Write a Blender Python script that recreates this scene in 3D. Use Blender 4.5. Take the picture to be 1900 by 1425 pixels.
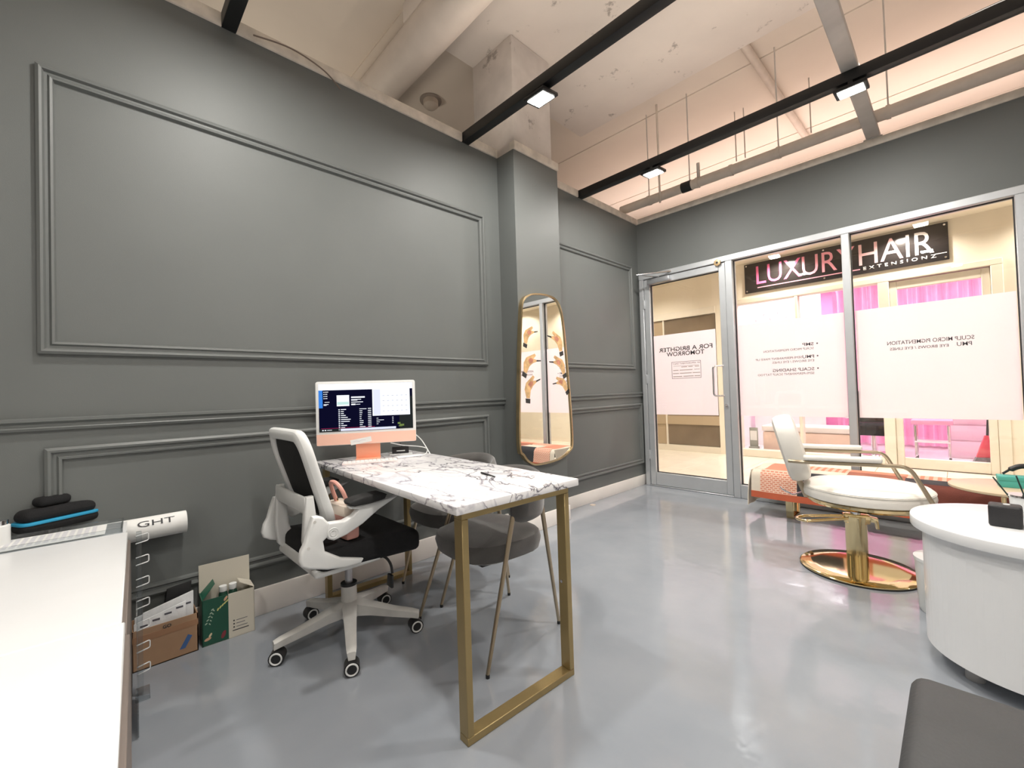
import bpy, bmesh, math, random
import numpy as np
from mathutils import Vector, Matrix
random.seed(7)
for o in list(bpy.data.objects): bpy.data.objects.remove(o, do_unlink=True)
SC = bpy.context.scene
COL = SC.collection
# ------------------------------------------------------------------ camera
FPX = 797.70; YAW, PIT, ROL = 0.801752, 0.0194189, -0.0311422
CAM = np.array([2.53, 0.0, 1.1])
def _axes():
    cy, sy, cp, sp = math.cos(YAW), math.sin(YAW), math.cos(PIT), math.sin(PIT)
    fw = np.array([-sy*cp, cy*cp, sp]); rt = np.array([cy, sy, 0.0]); up = np.cross(rt, fw)
    cr, sr = math.cos(ROL), math.sin(ROL)
    return cr*rt+sr*up, -sr*rt+cr*up, fw
RT, UP, FW = _axes()
def ray(p): return (p[0]-950)/FPX*RT-(p[1]-712.5)/FPX*UP+FW
def on(axis, p, val):                       # photo pixel -> point on the plane axis = val
    d = ray(p); t = (val-CAM[axis])/d[axis]; return Vector(CAM+t*d)
def onx(p, v): return on(0, p, v)
def ony(p, v): return on(1, p, v)
def onz(p, v): return on(2, p, v)
cd = bpy.data.cameras.new('camera'); cam = bpy.data.objects.new('camera', cd); COL.objects.link(cam)
cd.sensor_fit = 'HORIZONTAL'; cd.sensor_width = 36; cd.lens = FPX/1900*36; cd.clip_start = 0.02
M = Matrix((RT, UP, -FW)).transposed().to_4x4(); M.translation = Vector(CAM)
cam.matrix_world = M
SC.camera = cam
# ------------------------------------------------------------------ world, exposure
SC.view_settings.view_transform = 'Standard'; SC.view_settings.look = 'None'
SC.view_settings.gamma = 1; SC.view_settings.use_curve_mapping = False
SC.view_settings.exposure = 0.0
W = bpy.data.worlds.new('world'); SC.world = W; W.use_nodes = True
W.node_tree.nodes['Background'].inputs[0].default_value = (0.9, 0.85, 0.8, 1)
W.node_tree.nodes['Background'].inputs[1].default_value = 0.05
LAMP_W = 20.0; CORR_W = 90.0; SHOP_W = 78.0; PINK_W = 46.0; UP_W = 12.0; NEXT_W = 30.0
# ------------------------------------------------------------------ materials
MATS = {}
def mat(name, col, rough=0.5, metal=0.0, vary=0.0, scale=8.0, bump=0.0, bscale=60.0, spec=0.5, emit=None, alpha=None, coat=0.0):
    if name in MATS: return MATS[name]
    m = bpy.data.materials.new(name); m.use_nodes = True; nt = m.node_tree
    b = nt.nodes['Principled BSDF']
    c = (*col, 1)
    b.inputs['Base Color'].default_value = c
    b.inputs['Roughness'].default_value = rough; b.inputs['Metallic'].default_value = metal
    b.inputs['Specular IOR Level'].default_value = spec
    b.inputs['Coat Weight'].default_value = coat
    tc = nt.nodes.new('ShaderNodeTexCoord')
    if vary > 0:
        n = nt.nodes.new('ShaderNodeTexNoise'); n.inputs['Scale'].default_value = scale; n.inputs['Detail'].default_value = 5
        nt.links.new(tc.outputs['Object'], n.inputs['Vector'])
        r = nt.nodes.new('ShaderNodeValToRGB')
        r.color_ramp.elements[0].position = 0.3; r.color_ramp.elements[1].position = 0.7
        r.color_ramp.elements[0].color = (*[max(0, x*(1-vary)) for x in col], 1)
        r.color_ramp.elements[1].color = (*[min(1, x*(1+vary)) for x in col], 1)
        nt.links.new(n.outputs['Fac'], r.inputs['Fac']); nt.links.new(r.outputs['Color'], b.inputs['Base Color'])
    if bump > 0:
        n2 = nt.nodes.new('ShaderNodeTexNoise'); n2.inputs['Scale'].default_value = bscale; n2.inputs['Detail'].default_value = 4
        nt.links.new(tc.outputs['Object'], n2.inputs['Vector'])
        bp = nt.nodes.new('ShaderNodeBump'); bp.inputs['Strength'].default_value = bump; bp.inputs['Distance'].default_value = 0.01
        nt.links.new(n2.outputs['Fac'], bp.inputs['Height']); nt.links.new(bp.outputs['Normal'], b.inputs['Normal'])
    if emit:
        b.inputs['Emission Color'].default_value = (*emit[0], 1); b.inputs['Emission Strength'].default_value = emit[1]
    MATS[name] = m
    return m
def emat(name, col, s):
    if name in MATS: return MATS[name]
    m = bpy.data.materials.new(name); m.use_nodes = True; nt = m.node_tree; nt.nodes.clear()
    e = nt.nodes.new('ShaderNodeEmission'); o = nt.nodes.new('ShaderNodeOutputMaterial')
    e.inputs[0].default_value = (*col, 1); e.inputs[1].default_value = s
    nt.links.new(e.outputs[0], o.inputs[0]); MATS[name] = m; return m
def thin_glass(name, tint=(1, 1, 1), refl=1.0):
    m = bpy.data.materials.new(name); m.use_nodes = True; nt = m.node_tree; nt.nodes.clear()
    t = nt.nodes.new('ShaderNodeBsdfTransparent'); g = nt.nodes.new('ShaderNodeBsdfGlossy'); mx = nt.nodes.new('ShaderNodeMixShader')
    f = nt.nodes.new('ShaderNodeFresnel'); f.inputs[0].default_value = 1.45; o = nt.nodes.new('ShaderNodeOutputMaterial')
    mu = nt.nodes.new('ShaderNodeMath'); mu.operation = 'MULTIPLY'; mu.inputs[1].default_value = refl
    ge = nt.nodes.new('ShaderNodeNewGeometry'); mr_ = nt.nodes.new('ShaderNodeMapRange'); mr_.inputs['To Min'].default_value = 1.45; mr_.inputs['To Max'].default_value = 1/1.45
    nt.links.new(ge.outputs['Backfacing'], mr_.inputs['Value']); nt.links.new(mr_.outputs[0], f.inputs[0])
    g.inputs['Roughness'].default_value = 0.0; t.inputs[0].default_value = (*tint, 1)
    nt.links.new(f.outputs[0], mu.inputs[0]); nt.links.new(mu.outputs[0], mx.inputs[0])
    nt.links.new(t.outputs[0], mx.inputs[1]); nt.links.new(g.outputs[0], mx.inputs[2]); nt.links.new(mx.outputs[0], o.inputs[0])
    MATS[name] = m; return m
def film_mat(name, col):
    m = bpy.data.materials.new(name); m.use_nodes = True; nt = m.node_tree; nt.nodes.clear()
    t = nt.nodes.new('ShaderNodeBsdfTranslucent'); d = nt.nodes.new('ShaderNodeBsdfDiffuse'); mx = nt.nodes.new('ShaderNodeMixShader')
    o = nt.nodes.new('ShaderNodeOutputMaterial'); mx.inputs[0].default_value = 0.25
    n = nt.nodes.new('ShaderNodeTexNoise'); n.inputs['Scale'].default_value = 3; r = nt.nodes.new('ShaderNodeValToRGB')
    r.color_ramp.elements[0].color = (*[x*0.97 for x in col], 1); r.color_ramp.elements[1].color = (*col, 1)
    nt.links.new(n.outputs[0], r.inputs[0]); nt.links.new(r.outputs[0], t.inputs[0]); nt.links.new(r.outputs[0], d.inputs[0])
    nt.links.new(t.outputs[0], mx.inputs[1]); nt.links.new(d.outputs[0], mx.inputs[2]); nt.links.new(mx.outputs[0], o.inputs[0])
    MATS[name] = m; return m
def ramp_mat(name, rough, build, **kw):
    m = mat(name, (1, 1, 1), rough, **kw); nt = m.node_tree; b = nt.nodes['Principled BSDF']
    build(nt, b); return m
wall_m = mat('wall_paint', (0.132, 0.142, 0.138), 0.55, vary=0.03, scale=3, bump=0.04, bscale=250)
trim_m = mat('trim_paint', (0.138, 0.148, 0.144), 0.42)
base_m = mat('baseboard_paint', (0.80, 0.76, 0.72), 0.4, vary=0.02)
track_wood = mat('wall_cap_paint', (0.70, 0.64, 0.56), 0.6, vary=0.15, scale=14, bump=0.1)
alu = mat('aluminium', (0.56, 0.58, 0.60), 0.35, 0.45, vary=0.03)
alu_dark = mat('gasket', (0.02, 0.02, 0.02), 0.6)
conc = mat('concrete_soffit', (0.76, 0.69, 0.63), 0.85, vary=0.05, scale=2.0, bump=0.12, bscale=14)
conc2 = mat('concrete_slab', (0.80, 0.72, 0.63), 0.85, vary=0.04, scale=1.5, bump=0.06, bscale=20)
colconc = mat('concrete_column', (0.66, 0.61, 0.57), 0.85, vary=0.10, scale=5, bump=0.15, bscale=18)
black = mat('black_metal', (0.012, 0.012, 0.013), 0.45)
blackp = mat('black_plastic', (0.015, 0.015, 0.016), 0.4)
blackf = mat('black_fabric', (0.006, 0.006, 0.007), 0.9, vary=0.2, scale=60, bump=0.2, bscale=300)
whitep = mat('white_plastic', (0.78, 0.79, 0.78), 0.35, vary=0.02)
whitel = mat('white_laminate', (0.86, 0.87, 0.88), 0.22, vary=0.01)
gold = mat('gold_metal', (0.88, 0.72, 0.42), 0.09, 1.0)
goldb = mat('brushed_gold', (0.37, 0.275, 0.125), 0.36, 0.6, vary=0.05)
brass = mat('brass_tube', (0.47, 0.39, 0.28), 0.28, 0.9)
chrome = mat('chrome', (0.8, 0.8, 0.82), 0.12, 1.0)
velvet = mat('grey_velvet', (0.085, 0.08, 0.075), 0.75, vary=0.35, scale=5, bump=0.1, bscale=200)
velvet.node_tree.nodes['Principled BSDF'].inputs['Sheen Weight'].default_value = 0.5
vinyl = mat('cream_vinyl', (0.83, 0.80, 0.74), 0.4, vary=0.03, bump=0.05, bscale=40)
glass = thin_glass('clear_glass')
acryl = thin_glass('clear_acrylic', (0.9, 0.92, 0.93), 1.8)
film = film_mat('frosted_film', (0.95, 0.92, 0.96))
ink = mat('vinyl_lettering', (0.03, 0.03, 0.035), 0.6)
ink2 = mat('grey_lettering', (0.10, 0.10, 0.12), 0.6)
cream = mat('cream_paint', (0.86, 0.79, 0.66), 0.6, vary=0.02)
creamf = mat('cream_frame', (0.80, 0.74, 0.63), 0.5, vary=0.02)
pinkw = mat('pink_paint', (0.90, 0.30, 0.55), 0.7, vary=0.05)
white = mat('white_paint', (0.85, 0.84, 0.84), 0.6, vary=0.02)
paper = mat('white_paper', (0.82, 0.82, 0.80), 0.7, vary=0.02)
card = mat('brown_cardboard', (0.36, 0.22, 0.13), 0.8, vary=0.08, scale=12)
orange = mat('orange_aluminium', (0.93, 0.42, 0.27), 0.35, 0.1)
peach = mat('peach_glass', (0.95, 0.58, 0.46), 0.3)
def _floor(nt, b):
    tc = nt.nodes.new('ShaderNodeTexCoord')
    n = nt.nodes.new('ShaderNodeTexNoise'); n.inputs['Scale'].default_value = 2.2; n.inputs['Detail'].default_value = 6
    n2 = nt.nodes.new('ShaderNodeTexNoise'); n2.inputs['Scale'].default_value = 7; n2.inputs['Detail'].default_value = 3
    r = nt.nodes.new('ShaderNodeValToRGB'); r.color_ramp.elements[0].position = .3; r.color_ramp.elements[1].position = .72
    r.color_ramp.elements[0].color = (0.27, 0.295, 0.33, 1); r.color_ramp.elements[1].color = (0.33, 0.352, 0.385, 1)
    bp = nt.nodes.new('ShaderNodeBump'); bp.inputs['Strength'].default_value = 0.10; bp.inputs['Distance'].default_value = 0.02
    nt.links.new(tc.outputs['Object'], n.inputs['Vector']); nt.links.new(tc.outputs['Object'], n2.inputs['Vector'])
    nt.links.new(n.outputs['Fac'], r.inputs['Fac']); nt.links.new(r.outputs['Color'], b.inputs['Base Color'])
    nt.links.new(n2.outputs['Fac'], bp.inputs['Height']); nt.links.new(bp.outputs['Normal'], b.inputs['Normal'])
floor_m = ramp_mat('epoxy_floor', 0.10, _floor, spec=0.75)
def _marble(nt, b):
    tc = nt.nodes.new('ShaderNodeTexCoord')
    def vein(scale, dist, w, seed):
        mp = nt.nodes.new('ShaderNodeMapping'); mp.inputs['Location'].default_value = (seed, seed*1.7, 0); mp.inputs['Rotation'].default_value = (0, 0, 0.6); mp.inputs['Scale'].default_value = (0.6, 1.3, 1)
        n = nt.nodes.new('ShaderNodeTexNoise'); n.inputs['Scale'].default_value = scale; n.inputs['Detail'].default_value = 7; n.inputs['Distortion'].default_value = dist
        s = nt.nodes.new('ShaderNodeMath'); s.operation = 'SUBTRACT'; s.inputs[1].default_value = 0.5
        a = nt.nodes.new('ShaderNodeMath'); a.operation = 'ABSOLUTE'
        r = nt.nodes.new('ShaderNodeMapRange'); r.inputs['From Max'].default_value = w
        nt.links.new(tc.outputs['Object'], mp.inputs[0]); nt.links.new(mp.outputs[0], n.inputs['Vector']); nt.links.new(n.outputs['Fac'], s.inputs[0])
        nt.links.new(s.outputs[0], a.inputs[0]); nt.links.new(a.outputs[0], r.inputs['Value']); return r.outputs[0]
    def mixc(fac, c0, c1):
        m = nt.nodes.new('ShaderNodeMix'); m.data_type = 'RGBA'
        nt.links.new(fac, m.inputs[0])
        for i, c in ((6, c0), (7, c1)):
            if isinstance(c, tuple): m.inputs[i].default_value = c
            else: nt.links.new(c, m.inputs[i])
        return m.outputs[2]
    c1 = mixc(vein(3.0, 1.1, 0.022, 3.3), (0.27, 0.25, 0.29, 1), (0.86, 0.85, 0.86, 1))
    c2 = mixc(vein(6.5, 0.8, 0.03, 9.1), (0.62, 0.61, 0.65, 1), c1)
    c3 = mixc(vein(1.6, 1.4, 0.010, 5.2), (0.07, 0.06, 0.09, 1), c2)
    nt.links.new(c3, b.inputs['Base Color'])
marble = ramp_mat('marble_laminate', 0.2, _marble)
# ------------------------------------------------------------------ mesh helpers
def link(name, me, m=None, parent=None, smooth=False):
    o = bpy.data.objects.new(name, me); COL.objects.link(o)
    if m is not None:
        me.materials.clear(); me.materials.append(m)
    if smooth:
        for p in me.polygons: p.use_smooth = True
        try: me.set_sharp_from_angle(angle=math.radians(40))
        except Exception: pass
    if parent: o.parent = parent
    return o
def done(name, bm, m, parent=None, smooth=False):
    bmesh.ops.recalc_face_normals(bm, faces=bm.faces)
    me = bpy.data.meshes.new(name); bm.to_mesh(me); bm.free()
    return link(name, me, m, parent, smooth)
def thing(name, label, cat, loc=(0, 0, 0), rz=0.0, group=None, parent=None):
    o = bpy.data.objects.new(name, None); COL.objects.link(o); o.empty_display_size = 0.1
    o.location = loc; o.rotation_euler = (0, 0, rz); tag(o, label, cat, group); return o
def tag(o, label, cat, group=None):
    o['label'] = label; o['category'] = cat
    if group: o['group'] = group
    return o
def struct(o, label=None):
    o['kind'] = 'structure'
    if label: o['label'] = label
    return o
def part(o, label): o['label'] = label; return o
def sempty(name, label=None, loc=(0, 0, 0)):
    o = bpy.data.objects.new(name, None); COL.objects.link(o); o.location = loc; o.empty_display_size = 0.1
    return struct(o, label)
def bbox(bm, a, b, mx=None):
    vs = [bm.verts.new((x, y, z)) for x in (a[0], b[0]) for y in (a[1], b[1]) for z in (a[2], b[2])]
    if mx is not None:
        for v in vs: v.co = mx @ v.co
    for f in ((0, 1, 3, 2), (4, 6, 7, 5), (0, 4, 5, 1), (2, 3, 7, 6), (0, 2, 6, 4), (1, 5, 7, 3)): bm.faces.new([vs[i] for i in f])
    return vs
def bev(bm, w, seg=2):
    bmesh.ops.recalc_face_normals(bm, faces=bm.faces)
    bmesh.ops.bevel(bm, geom=list(bm.edges), offset=w, segments=seg, profile=0.5, affect='EDGES', clamp_overlap=True)
def box(name, a, b, m, parent=None, bevel=0.0, seg=2, mx=None, smooth=None):
    bm = bmesh.new(); bbox(bm, a, b)
    if bevel: bev(bm, bevel, seg)
    if mx is not None: bmesh.ops.transform(bm, matrix=mx, verts=bm.verts)
    return done(name, bm, m, parent, bevel > 0 if smooth is None else smooth)
def boxes(name, lst, m, parent=None, bevel=0.0):
    bm = bmesh.new()
    for a, b in lst: bbox(bm, a, b)
    if bevel: bev(bm, bevel, 1)
    return done(name, bm, m, parent)
def ring_pts(c, ax, r, n, ref=None):
    ax = Vector(ax).normalized(); ref = Vector(ref) if ref else (Vector((0, 0, 1)) if abs(ax.z) < 0.9 else Vector((1, 0, 0)))
    u = ax.cross(ref).normalized(); v = ax.cross(u)
    return [Vector(c)+r*(math.cos(t)*u+math.sin(t)*v) for t in (2*math.pi*i/n for i in range(n))]
def tube_bm(bm, pts, r, n=10, closed=False):
    pts = [Vector(p) for p in pts]; k = len(pts); rings = []
    rr = r if isinstance(r, (list, tuple)) else [r]*k
    d0 = (pts[1]-pts[0]).normalized(); ref = Vector((0, 0, 1)) if abs(d0.z) < 0.9 else Vector((1, 0, 0))
    u = d0.cross(ref).normalized()
    for i in range(k):
        if closed: d = (pts[(i+1) % k]-pts[i-1]).normalized()
        else: d = (pts[min(i+1, k-1)]-pts[max(i-1, 0)]).normalized()
        u = (u-d*u.dot(d)).normalized(); v = d.cross(u)
        rings.append([bm.verts.new(pts[i]+rr[i]*(math.cos(t)*u+math.sin(t)*v)) for t in (2*math.pi*j/n for j in range(n))])
    for i in range(k if closed else k-1):
        a, b = rings[i], rings[(i+1) % k]
        for j in range(n): bm.faces.new((a[j], a[(j+1) % n], b[(j+1) % n], b[j]))
    if not closed:
        bm.faces.new(rings[0][::-1]); bm.faces.new(rings[-1])
def tube(name, pts, r, m, parent=None, n=10, closed=False):
    bm = bmesh.new(); tube_bm(bm, pts, r, n, closed); return done(name, bm, m, parent, True)
def smooth_path(pts, k=6):
    P = [Vector(p) for p in pts]; out = []
    for i in range(len(P)-1):
        p0, p1, p2, p3 = P[max(i-1, 0)], P[i], P[i+1], P[min(i+2, len(P)-1)]
        for j in range(k):
            t = j/k
            out.append(0.5*((2*p1)+(p2-p0)*t+(2*p0-5*p1+4*p2-p3)*t*t+(3*p1-p0-3*p2+p3)*t**3))
    out.append(P[-1]); return out
def round_path(pts, r, k=6, closed=False):
    P = [Vector(p) for p in pts]; out = []; n = len(P)
    for i in range(n):
        if not closed and i in (0, n-1): out.append(P[i]); continue
        a, b, c = P[i-1], P[i], P[(i+1) % n]
        d1 = (a-b); d2 = (c-b); q = min(r, d1.length*.49, d2.length*.49); s = b+d1.normalized()*q; e = b+d2.normalized()*q
        for j in range(k+1):
            t = j/k; out.append((1-t)**2*s+2*t*(1-t)*b+t*t*e)
    return out
def lathe(name, prof, m, parent=None, n=32, c=(0, 0, 0)):
    bm = bmesh.new(); rings = []
    for r, z in prof:
        if r < 1e-5: rings.append([bm.verts.new((c[0], c[1], c[2]+z))])
        else: rings.append([bm.verts.new((c[0]+r*math.cos(t), c[1]+r*math.sin(t), c[2]+z)) for t in (2*math.pi*i/n for i in range(n))])
    for a, b in zip(rings, rings[1:]):
        if len(a) == 1 and len(b) == 1: continue
        for j in range(n):
            k = (j+1) % n
            if len(a) == 1: bm.faces.new((a[0], b[j], b[k]))
            elif len(b) == 1: bm.faces.new((a[j], a[k], b[0]))
            else: bm.faces.new((a[j], a[k], b[k], b[j]))
    if len(rings[0]) > 1: bm.faces.new(rings[0][::-1])
    if len(rings[-1]) > 1: bm.faces.new(rings[-1])
    return done(name, bm, m, parent, True)
def prism(name, poly, d, m, parent=None, bevel=0.0, seg=2, smooth=False):
    """poly: list of 3D points (planar); d: extrusion vector"""
    bm = bmesh.new(); d = Vector(d)
    a = [bm.verts.new(Vector(p)) for p in poly]; b = [bm.verts.new(Vector(p)+d) for p in poly]; n = len(a)
    bm.faces.new(a[::-1]); bm.faces.new(b)
    for i in range(n): bm.faces.new((a[i], a[(i+1) % n], b[(i+1) % n], b[i]))
    bmesh.ops.recalc_face_normals(bm, faces=bm.faces)
    if bevel:
        es = [e for e in bm.edges if any(len(f.verts) == n for f in e.link_faces)] if n > 4 else list(bm.edges)
        bmesh.ops.bevel(bm, geom=es, offset=bevel, segments=seg, profile=0.5, affect='EDGES', clamp_overlap=True)
    return done(name, bm, m, parent, smooth or bevel > 0)
def pillow(name, a, b, r, m, parent=None, seg=4):
    return box(name, a, b, m, parent, r, seg)
def rrect(w, h, r, k=5):
    out = []
    for cx, cy, a0 in ((w/2-r, h/2-r, 0), (-w/2+r, h/2-r, 90), (-w/2+r, -h/2+r, 180), (w/2-r, -h/2+r, 270)):
        for i in range(k+1):
            t = math.radians(a0+90*i/k); out.append((cx+r*math.cos(t), cy+r*math.sin(t)))
    return out
_dg = None
def text(name, s, org, u, v, w, h, m, parent=None, depth=0.001, bold=0.0, spacing=1.0):
    """lettering: s starts at org, reads along u, up along v, fitted to w x h"""
    cu = bpy.data.curves.new('t', 'FONT'); cu.body = s; cu.size = 1; cu.offset = bold; cu.space_character = spacing; cu.resolution_u = 3
    t = bpy.data.objects.new('t', cu); COL.objects.link(t)
    me = bpy.data.meshes.new_from_object(t.evaluated_get(bpy.context.evaluated_depsgraph_get()))
    bpy.data.objects.remove(t)
    xs = [q.co.x for q in me.vertices]; ys = [q.co.y for q in me.vertices]
    x0, x1, y0, y1 = min(xs), max(xs), min(ys), max(ys)
    u = Vector(u).normalized(); v = Vector(v).normalized(); org = Vector(org)
    bm = bmesh.new(); bm.from_mesh(me); bpy.data.meshes.remove(me)
    for q in bm.verts: q.co = org+u*((q.co.x-x0)/(x1-x0)*w)+v*((q.co.y-y0)/(y1-y0)*h)
    if depth:
        g = bmesh.ops.extrude_face_region(bm, geom=list(bm.faces)); nn = u.cross(v)*depth
        bmesh.ops.translate(bm, vec=nn, verts=[e for e in g['geom'] if isinstance(e, bmesh.types.BMVert)])
    return done(name, bm, m, parent)
def copy_tree(o, parent=None):
    c = o.copy(); COL.objects.link(c); c.parent = parent
    for ch in list(o.children): copy_tree(ch, c)
    return c
def light(name, typ, loc, e, col, rot=(0, 0, 0), size=0.1, spot=None, blend=0.5, parent=None):
    l = bpy.data.lights.new(name, typ); l.energy = e; l.color = col
    if typ == 'AREA': l.shape = 'SQUARE'; l.size = size
    else: l.shadow_soft_size = size
    if spot: l.spot_size = spot; l.spot_blend = blend
    o = bpy.data.objects.new(name, l); COL.objects.link(o); o.location = loc; o.rotation_euler = rot
    if parent: o.parent = parent
    return o
D = 4.54; CX = 0.19; ZW = 3.0; XR = 5.2; YB = -2.4; H2 = 4.12; H3 = 3.96
# ================================================================== ROOM SHELL
struct(box('floor', (-0.2, YB-.1, -0.1), (XR+.1, D+.05, 0), floor_m))
wl = struct(box('wall_left', (-0.13, YB-.1, 0), (0, D, ZW), wall_m))
clm = struct(box('wall_column', (-0.0, 2.355, 0), (CX, 2.886, ZW), wall_m))
struct(box('wall_right', (XR, YB-.1, 0), (XR+.1, D+.12, ZW), mat('right_wall_paint', (0.6, 0.58, 0.55), .6, vary=.02)))
struct(box('wall_back', (-0.13, YB-.1, 0), (XR+.1, YB, ZW), mat('right_wall_paint', (0.6, 0.58, 0.55), .6)))
struct(boxes('wall_front', [((-0.13, D, 2.39), (XR, D+.13, ZW)), ((-.13, D, 0), (.03, D+.13, 2.39)), ((3.95, D, 0), (XR, D+.13, 2.39))], wall_m))
# wall caps (cream channel along the open wall tops)
def cap(n, a, b): return struct(box(n, a, b, track_wood, None, .006))
cap('trim_1', (-.14, YB, ZW), (.012, .475, ZW+.07)); cap('trim_2', (-.14, .535, ZW), (.012, 2.0, ZW+.07))
cap('trim_3', (-.14, 2.07, ZW), (.012, 2.355, ZW+.07)); cap('trim_4', (CX-.05, 2.36, ZW), (CX+.012, 2.895, ZW+.07))
cap('trim_5', (-.14, 2.895, ZW), (.012, 3.43, ZW+.07)); cap('trim_6', (-.14, 3.51, ZW), (.012, D, ZW+.07))
cap('trim_7', (.02, D-.012, ZW), (XR, D+.14, ZW+.06))
# baseboards
def bb(n, a, b): return struct(box(n, a, b, base_m, None, .004))
bb('baseboard_left', (0, YB, 0), (.016, 2.355, .135)); bb('baseboard_left_far', (0, 2.9, 0), (.016, D-.002, .115))
bb('baseboard_column', (CX, 2.345, 0), (CX+.014, 2.9, .125)); bb('baseboard_column_side', (.016, 2.341, 0), (CX, 2.355, .125))
# picture-frame mouldings and chair rails
PROF = [(0, 0), (0, .017), (.010, .024), (.018, .022), (.024, .010), (.033, .009), (.040, .018), (.048, .016), (.053, 0)]
def moulding(name, y0, y1, z0, z1, x=0.0):
    bm = bmesh.new(); rings = []
    for (cy, cz, sy, sz) in ((y0, z0, 1, 1), (y1, z0, -1, 1), (y1, z1, -1, -1), (y0, z1, 1, -1)):
        rings.append([bm.verts.new((x+d, cy+sy*w, cz+sz*w)) for w, d in PROF])
    for i in range(4):
        a, b = rings[i], rings[(i+1) % 4]
        for j in range(len(PROF)-1): bm.faces.new((a[j], a[j+1], b[j+1], b[j]))
    return struct(done(name, bm, trim_m))
def rail(name, y0, y1, z0, z1):
    h = z1-z0; pr = [(0, 0), (.014, 0), (.02, .2*h), (.012, .42*h), (.012, .55*h), (.026, .72*h), (.026, .95*h), (.02, h), (0, h)]
    return struct(prism(name, [(p[0], y0, z0+p[1]) for p in pr], (0, y1-y0, 0), trim_m))
moulding('trim_8', -.165, 2.185, 1.312, 2.482); moulding('trim_9', -.15, 2.178, .245, .935)
moulding('trim_10', 3.06, 4.385, 1.315, 2.482); moulding('trim_11', 3.06, 4.50, .245, .93)
moulding('trim_12', -2.2, -.36, 1.312, 2.482); moulding('trim_13', -2.2, -.36, .245, .935)
rail('trim_14', YB, 2.355, 1.006, 1.056); rail('trim_15', 2.886, D-.01, 1.004, 1.056)
# ceiling: slab with formed strips, drop panel, concrete column, duct, pipes
ceil = struct(box('ceiling', (-5, YB-2, H2+.012), (9, 12.5, H2+.2), conc2))
yy = [YB-2, -1.6, .0, 1.75, 3.2, 4.45, 5.28, 6.1, 6.95, 7.8, 9.4, 11, 12.5]
for a, b in zip(yy, yy[1:]): box('panel', (-5, a+.009, H2), (9, b-.009, H2+.013), conc2, ceil)
struct(box('ceiling_drop_panel', (-.33, 1.72, H3), (XR+2, 3.97, H2), conc, None, .01), 'concrete drop panel under the slab around the column')
struct(box('ceiling_column', (-.33, 2.40, ZW-.4), (CX-.03, 2.86, H3), colconc, None, .012))
bm = bmesh.new()
tube_bm(bm, [(-3.5, 1.84, 3.805), (4.5, 1.77, 3.805)], .15, 20)
duct = tag(done('duct', bm, mat('duct_paint', (.72, .64, .57), .6, vary=.04), None, True), 'fat round beige duct crossing under the concrete slab', 'duct')
def pipe_thing(name, pts, r, m, label, cat='pipe', group=None): return tag(tube(name, pts, r, m, None, 12), label, cat, group)
pgrey = mat('grey_pipe', (.60, .56, .52), .45, vary=.08)
pcream = mat('cream_pipe', (.66, .58, .50), .55, vary=.08)
hp = thing('water_pipe', 'long cream pipe running just above the storefront wall', 'pipe', (0, 4.40, 3.165))
tube('pipe', [(-.1, 0, 0), (XR+.5, 0, 0)], .048, pcream, hp, 14)
part(tube('coupling', [(.62, 0, 0), (.72, 0, 0)], .053, blackp, hp, 14), 'black rubber coupling')
for x in (.78, .25, 1.1, 1.5, 2.24, 3.0): tube('clamp', [(x-.012, 0, 0), (x+.012, 0, 0)], .054, pcream, hp, 14)
lab = ['thin steel rod holding the cream pipe', ]
for x, w_ in ((.25, 'close to the corner of the walls'), (.70, 'right at the black coupling'), (1.5, 'halfway along the first window'), (2.24, 'beside the broad steel brace'), (3.0, 'past the last mullion')):
    tag(tube('hanger_rod', [(x, 4.40, 3.213), (x, 4.40, H2)], .006, pgrey, None, 6), 'thin hanger rod holding the cream pipe '+w_, 'rod', 'hanger rods of the cream pipe')
for x, w_ in ((.93, 'behind the capped stub'), (1.02, 'close beside its twin past the stub'), (1.62, 'alone past the slab conduit')):
    tag(tube('threaded_rod', [(x, 5.1, H2-.55), (x, 5.1, H2)], .006, pgrey, None, 6), 'short threaded rod hanging from the slab '+w_, 'rod', 'free threaded rods')
tag(tube('conduit_drop', [(.41, 4.40-.075, ZW+.065), (.41, 4.40-.075, H2-.0)], .011, pcream, None, 8), 'slim vertical conduit rising from the storefront wall cap to the slab', 'conduit')
tag(tube('vent_stub', [(.79, 4.40, 3.215), (.79, 4.40, 3.36)], .016, pgrey, None, 10), 'short capped stub standing on the cream pipe', 'pipe')
pipe_thing('slab_conduit', [(1.34, 3.985, H2-.04), (1.37, 6.4, H2-.04)], .035, pcream, 'thin cream conduit fixed along the slab')
fat = thing('steel_brace', 'broad grey steel brace lying across the storefront wall cap', 'brace', (2.13, 0, 3.092))
box('bar', (-.045, 1.2, -.022), (.045, 4.60, .022), pgrey, fat, .012); box('flange', (-.06, 4.53, -.031), (.06, 4.62, -.022), pgrey, fat, .002)
det = thing('smoke_detector', 'dusty round detector on the slab beyond the wall', 'detector', (-1.11, 2.49, H2))
lathe('base', [(.0, -.012), (.11, -.012), (.11, 0), (0, 0)], mat('dust', (.35, .30, .26), .9), det); lathe('sensor', [(0, -.09), (.05, -.085), (.075, -.06), (.075, -.012), (0, -.012)], mat('detector_shell', (.6, .52, .44), .6), det)
tag(tube('loose_cable', smooth_path([onx((470, 65), .03), onx((540, 90), .035), onx((600, 130), .03), onx((632, 166), .022)]), .004, mat('brown_cable', (.2, .15, .12), .6), None, 6), 'brown cable lying loose along the wall cap', 'cable')
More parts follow.
